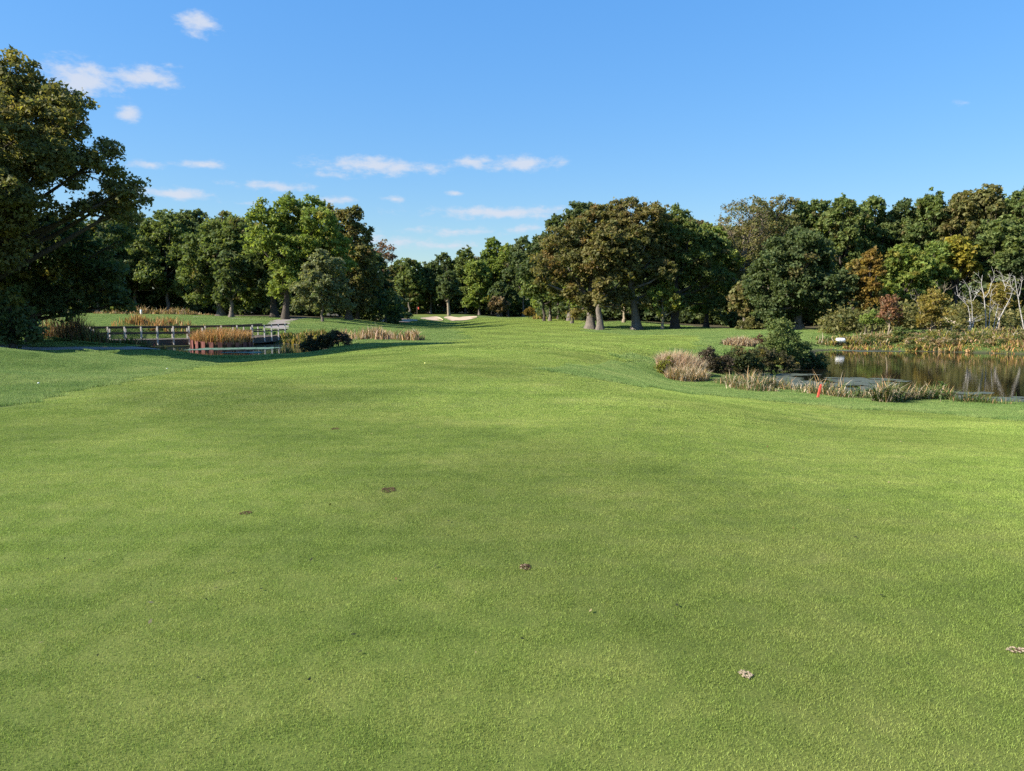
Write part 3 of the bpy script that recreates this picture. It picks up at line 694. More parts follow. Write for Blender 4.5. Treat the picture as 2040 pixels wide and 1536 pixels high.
SP = ground_at(440, 57.5); isl = np.array([SP.x, SP.y]); IRX, IRY = 2.35, 1.9
SPo = tag(empty('sheet_piling_wall', (isl[0], isl[1], WATER_L)), 'rusty red sheet piling curving round the orange reed clump by the bridge', 'retaining wall')
npan = 26
for k in range(npan):
    t = math.radians(168 + 200 * k / (npan - 1)); t2 = math.radians(168 + 200 * (k + .97) / (npan - 1)); o_ = .14 if k % 2 else 0
    a = np.array([math.cos(t) * (IRX - o_), math.sin(t) * (IRY - o_), 0]); b = np.array([math.cos(t2) * (IRX - o_), math.sin(t2) * (IRY - o_), 0])
    ztop = np.interp(k, [0, 4, 12, 25], [.72, .62, .42, .36]); zb = -.6; m_ = np.array([0, 0, (ztop + zb) / 2])
    link('panel', parts_mesh('panel', [beam(a + m_, b + m_, .05, ztop - zb)], M['rust']), SPo)
th = np.arange(28) / 28 * 2 * np.pi; Vs = [(0, 0, .42)] + [(math.cos(a) * IRX * .95, math.sin(a) * IRY * .95, .22) for a in th] + [(math.cos(a) * IRX * .94, math.sin(a) * IRY * .94, -.8) for a in th]
fs = [(0, 1 + i, 1 + (i + 1) % 28) for i in range(28)] + [(1 + i, 29 + i, 29 + (i + 1) % 28, 1 + (i + 1) % 28) for i in range(28)]
me = bpy.data.meshes.new('soil_fill'); me.from_pydata(Vs, [], fs); me.materials.append(M['soil']); link('soil_fill', me, SPo)

# ------------------------------------------------------------------ grasses, reeds, weeds
def blades(rng, P, hts, wd, lean, cols, seg=2, zf=None):
    """upright curved grass blades; P (n,2)"""
    n_ = len(P); z = (H(P[:, 0], P[:, 1]) if zf is None else zf) - .03; a = rng.uniform(0, 6.283, n_); ln = hts * rng.uniform(.05, 1, n_) * lean
    b = rng.uniform(0, 6.283, n_); w = wd * rng.uniform(.6, 1.3, n_) / 2; ex = np.stack([np.cos(b) * w, np.sin(b) * w, np.zeros(n_)], 1); dr = np.stack([np.cos(a), np.sin(a), np.zeros(n_)], 1)
    B = np.stack([P[:, 0], P[:, 1], z], 1); Mi = B + dr * (ln * .3)[:, None] + np.array([0, 0, 1]) * (hts * .6)[:, None]
    T = B + dr * ln[:, None] + np.array([0, 0, 1]) * (hts * np.sqrt(np.maximum(.2, 1 - (ln / hts) ** 2 * .6)))[:, None]
    V = np.stack([B - ex, B + ex, Mi + ex * .9, Mi - ex * .9, T], 1).reshape(-1, 3); k = np.arange(n_)[:, None] * 5
    Fc = np.stack([k + [0, 1, 2], k + [0, 2, 3], k + [3, 2, 4]], 1).reshape(-1, 3)
    ti = np.repeat(cols * rng.uniform(.7, 1.3, (n_, 1)), 3, 0); return V, Fc, ti
def pick(rng, n_, pal):
    """pal: list of (weight, colour)"""
    w = np.array([p[0] for p in pal], float); i = rng.choice(len(pal), n_, p=w / w.sum()); return np.array([p[1] for p in pal])[i]
TAN = (.42, .27, .13); ORG = (.48, .25, .095); CREAM = (.52, .43, .30); OLV = (.12, .12, .035); GRNW = (.075, .12, .03); DKG = (.035, .055, .018); BRN = (.16, .095, .05); PINK = (.45, .30, .22); YEL = (.34, .29, .05); MAU = (.15, .085, .07)
def reeds(name, label, quads, n_, h0, h1, wd, lean, pal, seed, kind='stuff', cat=None, group=None, zf=None, clump=.0):
    """quads: list of (px0, px1, d0, d1) strips"""
    rng = np.random.default_rng(seed); Ps = []; Es = []
    tot = sum((q_[1] - q_[0]) * (q_[3] - q_[2] + .5) for q_ in quads)
    for (p0, p1, d0, d1) in quads:
        m = int(n_ * (p1 - p0) * (d1 - d0 + .5) / tot); px = rng.uniform(p0, p1, m); d = rng.uniform(d0, d1, m); Ps.append(np.stack([(px - CX) / F * d / math.cos(TH), d], 1)); Es.append(np.clip(np.minimum(px - p0, p1 - px) / (.22 * (p1 - p0)), 0, 1))
    P = np.concatenate(Ps); E = np.concatenate(Es); ke = rng.random(len(P)) < .25 + .75 * E; P = P[ke]; E = E[ke]; P = P + (np.stack([vnoise(P[:, 0] * .9, P[:, 1] * .9, seed + 5), vnoise(P[:, 0] * .9 + 9, P[:, 1] * .9, seed + 6)], 1) - .5) * np.array([3.0, 1.6]) * min(1, h1 * 1.4)
    keepv = vnoise(P[:, 0] * 1.3 / max(.5, h1), P[:, 1] * 1.3 / max(.5, h1), seed); kk_ = keepv > max(clump, .18) * rng.uniform(.5, 1.3, len(P)); P = P[kk_]; E = E[kk_]
    kk_ = ((polydist(P[:, 0], P[:, 1], POND_R) > .1) & (polydist(P[:, 0], P[:, 1], POND_L) > .1) & ~inpoly(P[:, 0], P[:, 1], POND_R) & ~inpoly(P[:, 0], P[:, 1], POND_L)); P = P[kk_]; E = E[kk_]
    hv = (.35 + 1.0 * vnoise(P[:, 0] * .8 / h1 + 50, P[:, 1] * .8 / h1, seed + 1)) * (.75 + .5 * vnoise(P[:, 0] * 3, P[:, 1] * 3, seed + 2)); hts = rng.uniform(h0 * .7, h1 * 1.15, len(P)) * hv * (.4 + .6 * E) + .05
    lean = lean * 1.5
    V, Fc, ti = blades(rng, P, hts, wd, lean, pick(rng, len(P), pal), zf=None if zf is None else np.full(len(P), zf))
    o = link(name, mesh_np(name, V, Fc, 3, M['reed'], False, ti)); return tag(o, label, cat, group, kind)

rngI = np.random.default_rng(3); r_ = np.sqrt(rngI.random(3400)); t_ = rngI.uniform(0, 6.283, 3400)
Pi = np.stack([isl[0] + np.cos(t_) * r_ * IRX * .98, isl[1] + np.sin(t_) * r_ * IRY * .98], 1)
V, Fc, ti = blades(rngI, Pi, rngI.uniform(.65, 1.35, 3400) * (1.15 - .3 * r_), .04, .75, pick(rngI, 3400, [(5, ORG), (4, TAN), (1, BRN), (1.2, OLV)]), zf=np.full(3400, WATER_L + .3))
tag(link('reed_bed', mesh_np('reed_bed', V, Fc, 3, M['reed'], False, ti)), 'orange tan reeds filling the rounded piling island', kind='stuff')
reeds('reed_bed', 'tall brown reeds in shade on the bank left of the bridge', [(85, 205, 50, 53), (120, 230, 47, 50)], 2600, .8, 1.5, .05, .35, [(4, BRN), (3, TAN), (2, MAU), (2, OLV)], 21)
reeds('reed_bed', 'dark weedy growth on the near bank in front of the bridge', [(150, 390, 46.5, 49)], 3000, .5, 1.0, .06, .5, [(4, OLV), (3, GRNW), (2, BRN), (1, TAN)], 22)
reeds('reed_bed', 'sparse dark waterside tufts in front of the left pond', [(340, 430, 46, 47.5), (460, 560, 46, 47.2)], 700, .3, .75, .05, .5, [(4, DKG), (3, OLV), (1, BRN)], 23, clump=.5)
reeds('reed_bed', 'tan reeds standing behind the left half of the bridge', [(235, 390, 65, 68)], 1300, .5, 1.0, .06, .35, [(4, ORG), (4, TAN), (2, OLV)], 24, clump=.3)
reeds('reed_bed', 'yellow green weeds on the bank right of the bridge', [(548, 660, 60, 66)], 4200, .25, .6, .07, .7, [(3, OLV), (3, YEL), (2, GRNW), (2, TAN)], 25)
reeds('reed_bed', 'pinkish tan reeds along the far bank beside the fairway', [(655, 800, 58, 61), (760, 858, 57, 59)], 3000, .45, 1.05, .06, .45, [(4, TAN), (3, PINK), (2, CREAM), (2, OLV), (1, BRN)], 26, clump=.25)
reeds('reed_bed', 'dry tan grass along the wood edge behind the bridge', [(205, 425, 105, 109)], 2500, .5, 1.0, .09, .5, [(4, TAN), (2, CREAM), (2, OLV), (2, BRN)], 27, clump=.3)
reeds('reed_bed', 'olive tall grass at the wood edge beyond the fairway crest', [(1060, 1175, 140, 150)], 3200, .6, 1.3, .12, .5, [(4, OLV), (3, YEL), (2, TAN)], 28)
reeds('reed_bed', 'tan and green tall grass along the far shore of the right pond', [(1630, 1800, 60.5, 66), (1800, 2120, 57, 66)], 13000, .3, .8, .07, .9, [(4, TAN), (3, CREAM), (5, OLV), (3, YEL), (4, GRNW), (1, PINK)], 29)
reeds('reed_bed', 'low orange grass fringe at the far waterline of the right pond', [(1650, 1800, 58.6, 60), (1800, 1960, 55.4, 58.5), (1960, 2120, 53, 57)], 4500, .15, .45, .06, 1.0, [(3, ORG), (4, TAN), (3, YEL), (3, OLV), (2, GRNW), (1, BRN)], 30)
reeds('reed_bed', 'cream dry grass clumps on the near shore beside the red stake', [(1430, 1500, 27, 30), (1520, 1640, 24, 26.8), (1655, 1765, 22.8, 24.6)], 6500, .22, .6, .022, .9, [(4, CREAM), (3, TAN), (6, GRNW), (3, OLV)], 31, clump=.38)
reeds('reed_bed', 'green and cream grass clump on the near pond shore right of the stake', [(1775, 1858, 21.8, 23.6)], 2800, .3, .66, .022, .9, [(3, CREAM), (2, TAN), (7, GRNW), (2, OLV)], 32)
reeds('reed_bed', 'low sparse weeds at the right end of the near pond shore', [(1870, 2060, 21.2, 22.3)], 700, .1, .3, .018, .7, [(4, GRNW), (2, OLV), (1, TAN)], 33, clump=.4)

def tuft(name, label, px, d, wpx, h0, h1, n_, pal, seed, wd=.02, lean=.7, cat='grass clump', group=None, dep=None):
    rng = np.random.default_rng(seed); c = ground_at(px, d); R = wpx * d / F; r = np.sqrt(rng.random(n_)); t = rng.uniform(0, 6.283, n_)
    P = np.stack([c.x + np.cos(t) * r * R, c.y + np.sin(t) * r * (dep or R * .7)], 1); hts = rng.uniform(h0, h1, n_) * (1.1 - .45 * r ** 2)
    V, Fc, ti = blades(rng, P, hts, wd, lean, pick(rng, n_, pal)); V -= np.array(c)
    return tag(link(name, mesh_np(name, V, Fc, 3, M['reed'], False, ti), None, c), label, cat, group)
tuft('grass_tussock', 'big cream feathery grass tussock at the left end of the right pond', 1358, 31, 48, .7, 1.2, 3600, [(6, CREAM), (3, PINK), (2, TAN), (1, BRN)], 41, .022, .6)
tuft('grass_tussock', 'short tan grass tussock at the foot of the big feathery tussock', 1372, 29.6, 44, .35, .8, 1900, [(4, TAN), (4, CREAM), (3, OLV)], 42, .02, .9)
tuft('grass_tussock', 'cream mounded grass tussock on the lawn behind the pond shrubs', 1478, 46, 34, .4, .75, 1600, [(5, CREAM), (3, TAN), (2, MAU), (2, BRN)], 43, .03, .8)

def make_shrub(name, label, lobes, d, col, seed, leaf=.09, dens=.6, rc=.3, cat='shrub', group=None, aut=None, paut=0, px=None, stems=8, up=.35, flat=.9, maxc=260, bark='bark_dark'):
    rng = np.random.default_rng(seed); px = px if px is not None else np.mean([t[0] for t in lobes]); base = ground_at(px, d); lb = []
    for t in lobes:
        p = at(t[0], t[1], d); dd = t[3] if len(t) > 3 else rng.uniform(-.4, .4) * t[2] * d / F; lb.append((p.x - base.x, dd, p.z - base.z, max(rc * .5, t[2] * d / F - rc * .4)))
    V, Fc, tint, C = crown_mesh(name, rng, lb, leaf, dens, GRN[col] if isinstance(col, str) else col, AUT[aut] if aut else None, paut, rc, up, flat, .75, -.8, maxc)
    keep = V[:, 2].reshape(-1, 3).min(1) > -.1; V = V.reshape(-1, 3, 3)[keep].reshape(-1, 3); tint = tint[keep]; Fc = np.arange(len(V)).reshape(-1, 3)
    root = tag(empty(name, base), label, cat, group); T = []
    for k in rng.permutation(len(C))[:stems]:
        c = C[k]; b0 = np.array([c[0] * .35, c[1] * .35, -.1]); T.append(tube([b0, b0 * .5 + c * .5 + rng.normal(size=3) * .05 * abs(c[2]), c], [.02 + .012 * abs(c[2]), .012 + .008 * abs(c[2]), .006], 5))
    link('stem', tubes_mesh('stem', T, M[bark]), root); link('foliage', mesh_np('foliage', V, Fc, 3, M['leaf'], False, tint), root); return root
MV = ((.05, .05, .03), (.085, .065, .045)); 
make_shrub('waterside_shrub', 'yellow leaved weed clump left of the feathery tussock', [(1322, 735, 14), (1328, 722, 12), (1318, 746, 10)], 30.5, ((.10, .13, .03), (.30, .28, .04)), 51, .06, .5, .2)
make_shrub('waterside_shrub', 'dark green weeds beside the feathery tussock', [(1412, 722, 26), (1440, 730, 24), (1400, 740, 18), (1425, 745, 16)], 33, MV, 52, .08, .6, .24, aut='b', paut=.2)
make_shrub('waterside_shrub', 'dark leafy weeds in the middle of the pond point', [(1468, 718, 26), (1498, 722, 26), (1452, 735, 20), (1485, 738, 18)], 36, ((.045, .065, .025), (.085, .10, .04)), 53, .09, .5, .26, aut='b', paut=.15)
make_shrub('waterside_shrub', 'brownish weeds below the small willow on the pond point', [(1522, 716, 24), (1550, 724, 22), (1508, 732, 18), (1575, 730, 18)], 38, ((.06, .065, .03), (.11, .095, .05)), 54, .09, .5, .26, aut='y', paut=.12)
make_shrub('waterside_shrub', 'nearly black bush overhanging the water at the tip of the point', [(1600, 712, 24), (1622, 722, 20), (1580, 724, 20), (1636, 728, 12)], 41, 'dark', 55, .10, .6, .3)
make_shrub('small_willow', 'small dark green leafy tree on the pond point', [(1555, 660, 22), (1540, 680, 24), (1575, 684, 26), (1560, 705, 30), (1530, 702, 18), (1595, 700, 18), (1558, 645, 12)], 40, 'mid', 56, .10, .32, .30, cat='tree', px=1560, stems=16)
make_shrub('waterside_shrub', 'mauve brown low shrub left of the cream mound behind the pond', [(1448, 686, 10), (1438, 689, 8)], 47, MV, 57, .09, .5, .22)
make_shrub('waterside_shrub', 'reddish brown low shrub right of the cream mound behind the pond', [(1512, 684, 14), (1530, 687, 12)], 47, ((.10, .06, .04), (.16, .09, .06)), 58, .09, .5, .24)
make_shrub('waterside_shrub', 'dark bush at the right end of the left pond', [(615, 690, 18), (640, 684, 16), (660, 678, 16), (632, 698, 14)], 49.5, ((.04, .05, .025), (.07, .07, .04)), 59, .11, .55, .3, aut='b', paut=.1)
make_shrub('waterside_shrub', 'mauve brown bush beside the shadow at the fairway edge', [(672, 672, 15), (690, 680, 13), (655, 690, 13)], 50.5, ((.09, .06, .045), (.14, .09, .065)), 60, .11, .5, .28)
make_shrub('waterside_shrub', 'round olive shrub at the wood edge left of the dark round tree', [(1480, 652, 12), (1500, 650, 14), (1515, 653, 10)], 84, 'olive', 61, .18, .6, .4)
make_shrub('waterside_shrub', 'bright green bush on the far pond shore below the red tree', [(1795, 668, 14), (1808, 676, 14), (1788, 680, 12)], 61, 'mid', 62, .13, .6, .34)
make_shrub('waterside_shrub', 'green bush on the far shore under the yellow sapling', [(1850, 678, 14), (1868, 682, 14), (1842, 688, 9)], 59.5, 'mid', 63, .13, .6, .34, aut='y', paut=.2)
make_shrub('waterside_shrub', 'green bush on the far shore left of the broken birch', [(1898, 672, 14), (1915, 676, 14)], 60, 'mid', 64, .13, .6, .34, aut='y', paut=.1)
make_shrub('waterside_shrub', 'bright green bush at the foot of the birches', [(1945, 668, 14), (1965, 674, 14), (1930, 678, 12)], 60.5, 'bright', 65, .13, .55, .34)
make_shrub('waterside_shrub', 'olive bush at the right edge of the far pond shore', [(2015, 668, 16), (2035, 672, 16), (2000, 680, 12)], 60, 'olive', 66, .13, .6, .34, aut='y', paut=.25)
make_shrub('waterside_shrub', 'light green leafy shrub under the orange tree', [(1722, 636, 12), (1740, 633, 13), (1755, 638, 9)], 70, 'bright', 67, .16, .6, .4)
make_shrub('waterside_shrub', 'golden yellow bush at the far wood edge past the crest', [(1048, 624, 7), (1056, 622, 8), (1062, 626, 5)], 160, 'orange', 68, .3, .6, .5)
make_shrub('waterside_shrub', 'leafy green bush at the wood edge behind the white post', [(230, 610, 10), (252, 608, 11), (262, 614, 8)], 107, 'bright', 69, .2, .6, .45)
for k, (px, d, hh, lab) in enumerate([(1884, 21.7, .62, 'tall green weed stalk at the near pond edge'), (1716, 22.6, .35, 'thin weed stalk left of the shore grass clump'), (1545, 26.5, .62, 'leafy weed stalk standing against the pond scum')]):
    b = at(px, 700, d); g0 = ground_at(px, d); top_py = CY
    rng = np.random.default_rng(80 + k); C = np.array([[rng.normal() * .03, rng.normal() * .03, z] for z in np.linspace(.12, hh, 9)])
    V, Fc, ti = leaf_cloud(rng, C, np.full(9, .09), 9, .06, np.tile(np.array(GRNW), (9, 1)))
    root = tag(empty('weed_stalk', g0), lab, 'weed'); link('stem', tubes_mesh('stem', [tube([(0, 0, -.05), (0.01, 0, hh * .5), (.02, 0, hh)], [.008, .006, .003], 5)], M['bark_tan']), root); link('foliage', mesh_np('foliage', V, Fc, 3, M['leaf'], False, ti), root)

# floating mats
def mat_sheet(name, pts, mat, label, seed, lift=.006, wl=WATER, dens=3.2, size=.42):
    """a raft of many overlapping flat flakes filling the pixel outline on the water"""
    rng = np.random.default_rng(seed); P = [onwater(p[0], p[1], wl) for p in pts]; b = np.array(P); area = abs(sum(P[i - 1][0] * P[i][1] - P[i][0] * P[i - 1][1] for i in range(len(P)))) / 2
    m = int(area * dens * 3); q = np.stack([rng.uniform(b[:, 0].min(), b[:, 0].max(), m * 3), rng.uniform(b[:, 1].min(), b[:, 1].max(), m * 3)], 1)
    dist = polydist(q[:, 0], q[:, 1], P); ins = inpoly(q[:, 0], q[:, 1], P); nz_ = vnoise(q[:, 0] * .7, q[:, 1] * .45, seed)
    q = q[(ins & (dist > .55 * nz_ ** 1.5) & (nz_ > .22)) | (~ins & (dist < .25 * nz_))][:m]; V, Fc, o = [], [], 0
    for k, (x, y) in enumerate(q):
        kk = 9; th_ = np.arange(kk) / kk * 6.283 + rng.uniform(0, 1); r = size * rng.uniform(.35, 1.0) * rng.uniform(.6, 1.15, kk)
        V += [(x + math.cos(t) * rr * 1.35, y + math.sin(t) * rr, wl + lift + .00012 * (k % 60)) for t, rr in zip(th_, r)]; Fc.append(tuple(range(o, o + kk))); o += kk
    me = bpy.data.meshes.new(name); me.from_pydata(V, [], Fc); me.materials.append(mat)
    return tag(link(name, me), label, kind='stuff')
mat_sheet('pond_scum', [(1470, 752), (1500, 746), (1560, 744), (1625, 746), (1640, 751), (1700, 753), (1800, 758), (1770, 762), (1755, 767), (1690, 768), (1660, 776), (1640, 790), (1560, 780), (1480, 765)], M['algae'], 'grey green scum mat floating by the pond point', 1)
mat_sheet('pond_scum', [(1650, 776), (1690, 771), (1740, 772), (1765, 776), (1700, 781), (1665, 783)], M['algae'], 'thin scum streak floating behind the red stake', 2)
mat_sheet('pond_scum', [(1780, 795), (1840, 789), (1900, 788), (1960, 791), (2060, 793), (2240, 798), (2240, 830), (1900, 815)], M['algae'], 'grey scum mat along the near right shore of the pond', 3)
mat_sheet('pond_scum', [(1905, 783), (1930, 779), (1960, 780), (1955, 785), (1920, 786)], M['algae'], 'small round scum patch floating near the right shore', 4)
mat_sheet('pond_scum', [(1660, 697), (1720, 698), (1800, 699.3), (1780, 701), (1700, 700.5)], M['algae'], 'pale scum line along the far pond shore', 5)
mat_sheet('duckweed', [(400, 694), (430, 692.5), (530, 692), (560, 693), (540, 695), (440, 696.5), (360, 698)], M['duckweed'], 'pale green duckweed band across the left pond', 6, wl=WATER_L)
mat_sheet('duckweed', [(450, 702), (500, 701), (535, 702), (500, 703.5), (470, 703.5)], M['duckweed'], 'thin duckweed streak on the left pond', 7, wl=WATER_L)

# ------------------------------------------------------------------ trees
# left foreground
make_tree('oak_tree', 'huge spreading oak cut off by the left edge of the picture', -40, 41, 118, 330, 470, col='olive', aut='y', paut=.10, seed=101, leaf=.18, dens=.6, tr=.5, rc=.62, bark='bark_dark', ncl=260, maxc=900, low=-.75, fork=.28, flare=1.5,
    lobes=[(25, 170, 58, 0), (92, 212, 55, 1), (150, 255, 52, -1), (196, 318, 46, 0), (246, 386, 40, 0), (60, 290, 75, -2.5), (128, 335, 62, -2), (30, 385, 75, -3), (-60, 215, 100, 1), (-90, 360, 130, -2), (175, 395, 46, 2), (-150, 300, 130, 2), (20, 300, 80, 3), (30, 430, 62, -4), (60, 400, 50, -3), (0, 440, 70, -3), (112, 425, 36, -2), (40, 500, 60, -2), (150, 425, 26, 0), (85, 452, 34, -2), (-10, 520, 70, -3), (100, 400, 45, -3.5), (215, 415, 28, 1), (-20, 470, 70, -3), (40, 460, 45, -4)], trunk_top=(1.2, 0, 10.6))
make_tree('maple_tree', 'dark drooping tree under the big oak above the left path', 60, 47, 440, 150, 630, col='dark', aut='y', paut=.10, seed=102, leaf=.22, dens=.6, tr=.28, rc=.62, bark='bark_dark', ncl=90, low=-.95, fork=.25,
    lobes=[(110, 490, 62), (165, 520, 52), (195, 575, 40), (60, 535, 66), (150, 590, 42), (20, 500, 70), (10, 585, 60), (90, 600, 36), (214, 606, 18), (250, 480, 30), (125, 612, 24), (-60, 560, 80), (215, 545, 34)])
make_tree('understory_tree', 'low dark leafy tree at the bottom left edge by the path', 20, 40, 570, 55, 690, col='dark', aut='y', paut=.06, seed=103, leaf=.19, dens=.6, tr=.14, rc=.5, bark='bark_dark', low=-.95,
    lobes=[(25, 610, 34), (5, 640, 40), (45, 650, 28), (20, 670, 26), (60, 672, 16), (-30, 630, 40)])
make_tree('oak_tree', 'oak just outside the left edge of the picture shading the path', -330, 36.5, 250, 190, 560, 'oak', 'oak', 'b', .1, 99, leaf=.26, dens=.6, tr=.4, bark='bark_dark')
make_tree('oak_tree', 'second oak outside the left edge of the picture shading the path', -480, 41, 250, 190, 560, 'oak', 'oak', 'b', .1, 98, leaf=.26, dens=.6, tr=.4, bark='bark_dark')
# left wood, from the left edge towards the green
make_tree('oak_tree', 'dark green tree above the left end of the bridge', 195, 116, 436, 88, 612, 'round', 'dark', 'y', .03, 104, tr=.3)
make_tree('oak_tree', 'bluish dark tree left of the dense pair behind the bridge', 272, 118, 430, 80, 612, 'tall', 'dark', None, 0, 105, tr=.3)
make_tree('oak_tree', 'dense dark tree with even top behind the middle of the bridge', 335, 116, 427, 80, 610, 'round', 'mid', None, 0, 106, tr=.3)
make_tree('oak_tree', 'dark tree with a small orange tip left of the domed tree', 392, 119, 424, 70, 612, 'tall', 'dark', 'o', .05, 107, tr=.3)
make_tree('oak_tree', 'domed olive green tree with golden tip right of the bridge', 440, 103, 425, 92, 615, 'round', 'mid', 'b', .06, 108, tr=.42, flare=2.0, leaf=.32,
    lobes=[(452, 452, 26), (430, 470, 36), (480, 475, 36), (405, 505, 40), (455, 510, 50), (500, 520, 44), (395, 555, 36), (440, 565, 46), (490, 570, 46), (520, 555, 34), (400, 595, 26), (455, 600, 28), (505, 598, 28), (450, 432, 12), (520, 495, 26)])
make_tree('oak_tree', 'slender trunked tree beside the domed tree', 461, 97, 500, 40, 612, 'small', 'dark', None, 0, 109, tr=.25, flare=2.0)
make_tree('elm_tree', 'tallest bright green tree of the left wood beside the cart path', 568, 94, 385, 110, 590, 'tall', 'bright', 'y', .05, 110, tr=.42, flare=1.4, bark='bark_dark', leaf=.32, maxc=500,
    lobes=[(560, 410, 22), (580, 425, 30), (612, 418, 26), (520, 420, 18), (535, 455, 36), (590, 460, 44), (640, 450, 34), (515, 490, 30), (560, 500, 42), (620, 500, 44), (660, 490, 34), (575, 545, 34), (600, 560, 30), (545, 430, 20), (680, 530, 30), (555, 585, 24), (640, 425, 18)])
make_tree('oak_tree', 'brownish green tall tree at the right shoulder of the left wood', 695, 104, 414, 62, 610, 'tall', 'olive', 'b', .10, 111, tr=.4,
    lobes=[(690, 440, 24), (712, 430, 16), (670, 450, 24), (705, 475, 34), (680, 500, 40), (722, 510, 28), (700, 550, 44), (730, 560, 30), (690, 600, 36), (665, 560, 34), (725, 605, 24), (648, 425, 16)])
make_tree('crabapple_tree', 'small grey green tree with thin trunk standing before the left wood', 642, 86, 498, 58, 622, 'round', 'grey', 'b', .03, 112, tr=.16, leaf=.26, rc=.55, dens=.75, flare=1.3,
    lobes=[(642, 520, 22), (620, 545, 26), (662, 540, 26), (605, 580, 22), (640, 575, 34), (676, 580, 24), (612, 606, 18), (650, 608, 22), (688, 608, 14), (590, 608, 8)])
make_tree('oak_tree', 'tree with reddish sparse sprays at the right end of the left wood', 752, 122, 480, 42, 610, 'tall', 'dark', 'r', .05, 113, tr=.3,
    lobes=[(740, 520, 22), (755, 545, 24), (735, 560, 28), (765, 575, 18), (745, 600, 26), (722, 590, 24)])
make_tree('oak_tree', 'thin russet treetop leaning out over the gap beside the green', 768, 126, 480, 26, 560, 'sparse', 'brown', 'r', .45, 114, leaf=.26, dens=.3, tr=.2, rc=.6,
    lobes=[(760, 490, 12), (776, 500, 12), (770, 515, 14), (752, 505, 10), (783, 512, 7)])
make_tree('oak_tree', 'dark trunked tree just right of the cart path', 546, 100, 470, 50, 600, 'round', 'dark', None, 0, 115, tr=.45, bark='bark_dark')
make_tree('oak_tree', 'dark tree above the shaded bunker', 712, 116, 520, 50, 618, 'round', 'dark', None, 0, 116, tr=.3, bark='bark_dark')
# far wood behind the green
FW = [(815, 196, 514, 42, 626, 'column', 'mid', 'b', .08, 'yellowish green tree behind the flag'), (790, 203, 530, 30, 626, 'column', 'olive', 'b', .1, 'olive tree at the left end of the far wood'), (858, 200, 522, 34, 622, 'tall', 'dark', None, 0, 'dark tree right of the flag in the far wood'),
      (884, 204, 503, 32, 612, 'tall', 'dark', None, 0, 'tall dark tree left of the pale trunk in the far wood'), (928, 202, 494, 36, 622, 'tall', 'mid', None, 0, 'green crowned tree right of the pale trunk'), (955, 196, 520, 36, 627, 'column', 'bright', 'y', .06, 'light green leafy tree down to the ground in the far wood'),
      (982, 204, 474, 30, 615, 'tall', 'bright', None, 0, 'tallest crown of the far wood'), (1012, 200, 486, 34, 622, 'tall', 'bright', 'o', .05, 'yellow green tree right of the tallest far crown'), (1042, 192, 472, 36, 622, 'round', 'dark', None, 0, 'dark blue green tree at the right end of the far wood'),
      (998, 190, 560, 26, 627, 'round', 'dark', None, 0, 'round bluish tree low in the far wood'), (1075, 176, 560, 24, 627, 'column', 'bright', None, 0, 'small light green tree at the right end of the far wood'), (992, 186, 592, 20, 627, 'round', 'brown', 'o', .2, 'low russet brown tree in the far wood')]
for k, (px, d, top, hw, cb, st, col, au, pa_, lab) in enumerate(FW):
    make_tree('maple_tree' if st != 'round' else 'oak_tree', lab, px, d, top, hw, cb, st, col, au, pa_, 130 + k, leaf=.52, dens=.8, tr=.3, maxc=260, group='trees of the far wood', ncl=20)
make_tree('oak_tree', 'tree with pale straight trunk behind the bunkers', 894, 184, 540, 26, 604, 'small', 'dark', None, 0, 145, leaf=.5, tr=.42, bark='bark_tan', flare=1.1, ncl=20)
# oak grove right of the fairway
make_tree('oak_tree', 'dark green oak rising behind the left shoulder of the oak grove', 1135, 122, 405, 58, 560, 'oak', 'dark', None, 0, 150, tr=.4, leaf=.42,
    lobes=[(1150, 425, 22), (1180, 425, 22), (1105, 450, 20), (1135, 455, 30), (1090, 490, 26), (1120, 510, 36), (1170, 470, 34), (1070, 500, 20), (1060, 540, 26), (1205, 425, 16)])
make_tree('oak_tree', 'great oak with flared trunk at the left of the grove', 1177, 91, 415, 110, 600, 'oak', 'oak', 'o', .14, 151, tr=.50, flare=1.6, leaf=.26, maxc=520, fork=.3,
    lobes=[(1190, 432, 24), (1150, 465, 34), (1110, 490, 34), (1200, 475, 40), (1085, 530, 28), (1130, 530, 40), (1180, 530, 44), (1230, 455, 34), (1075, 560, 18), (1150, 570, 26), (1215, 540, 34), (1120, 560, 22), (1165, 495, 30), (1180, 598, 18, -.8), (1178, 622, 11, -.7), (1132, 592, 20), (1155, 602, 16), (1108, 582, 18), (1148, 625, 10)])
make_tree('oak_tree', 'oak with light straight trunk beside the flared oak', 1196, 88.5, 450, 60, 600, 'oak', 'oak', 'b', .12, 152, tr=.40, flare=1.45, leaf=.33,
    lobes=[(1210, 480, 36), (1240, 500, 34), (1190, 520, 30), (1225, 545, 34), (1255, 540, 26), (1205, 585, 18), (1230, 590, 22), (1195, 598, 15, -.9), (1193, 572, 18, -1.1), (1216, 612, 14), (1240, 608, 16)])
make_tree('oak_tree', 'tallest oak of the grove with trunk leaning left', 1268, 90, 398, 85, 600, 'oak', 'oak', 'b', .14, 153, tr=.52, flare=1.7, leaf=.26, maxc=480,
    lobes=[(1228, 415, 18), (1255, 430, 30), (1290, 440, 32), (1225, 450, 30), (1275, 475, 38), (1315, 490, 36), (1240, 500, 34), (1290, 525, 38), (1260, 555, 26), (1320, 545, 28), (1300, 580, 26), (1245, 590, 18), (1285, 605, 16), (1320, 600, 18)], trunk_top=(-1.5, 0, 10.5))
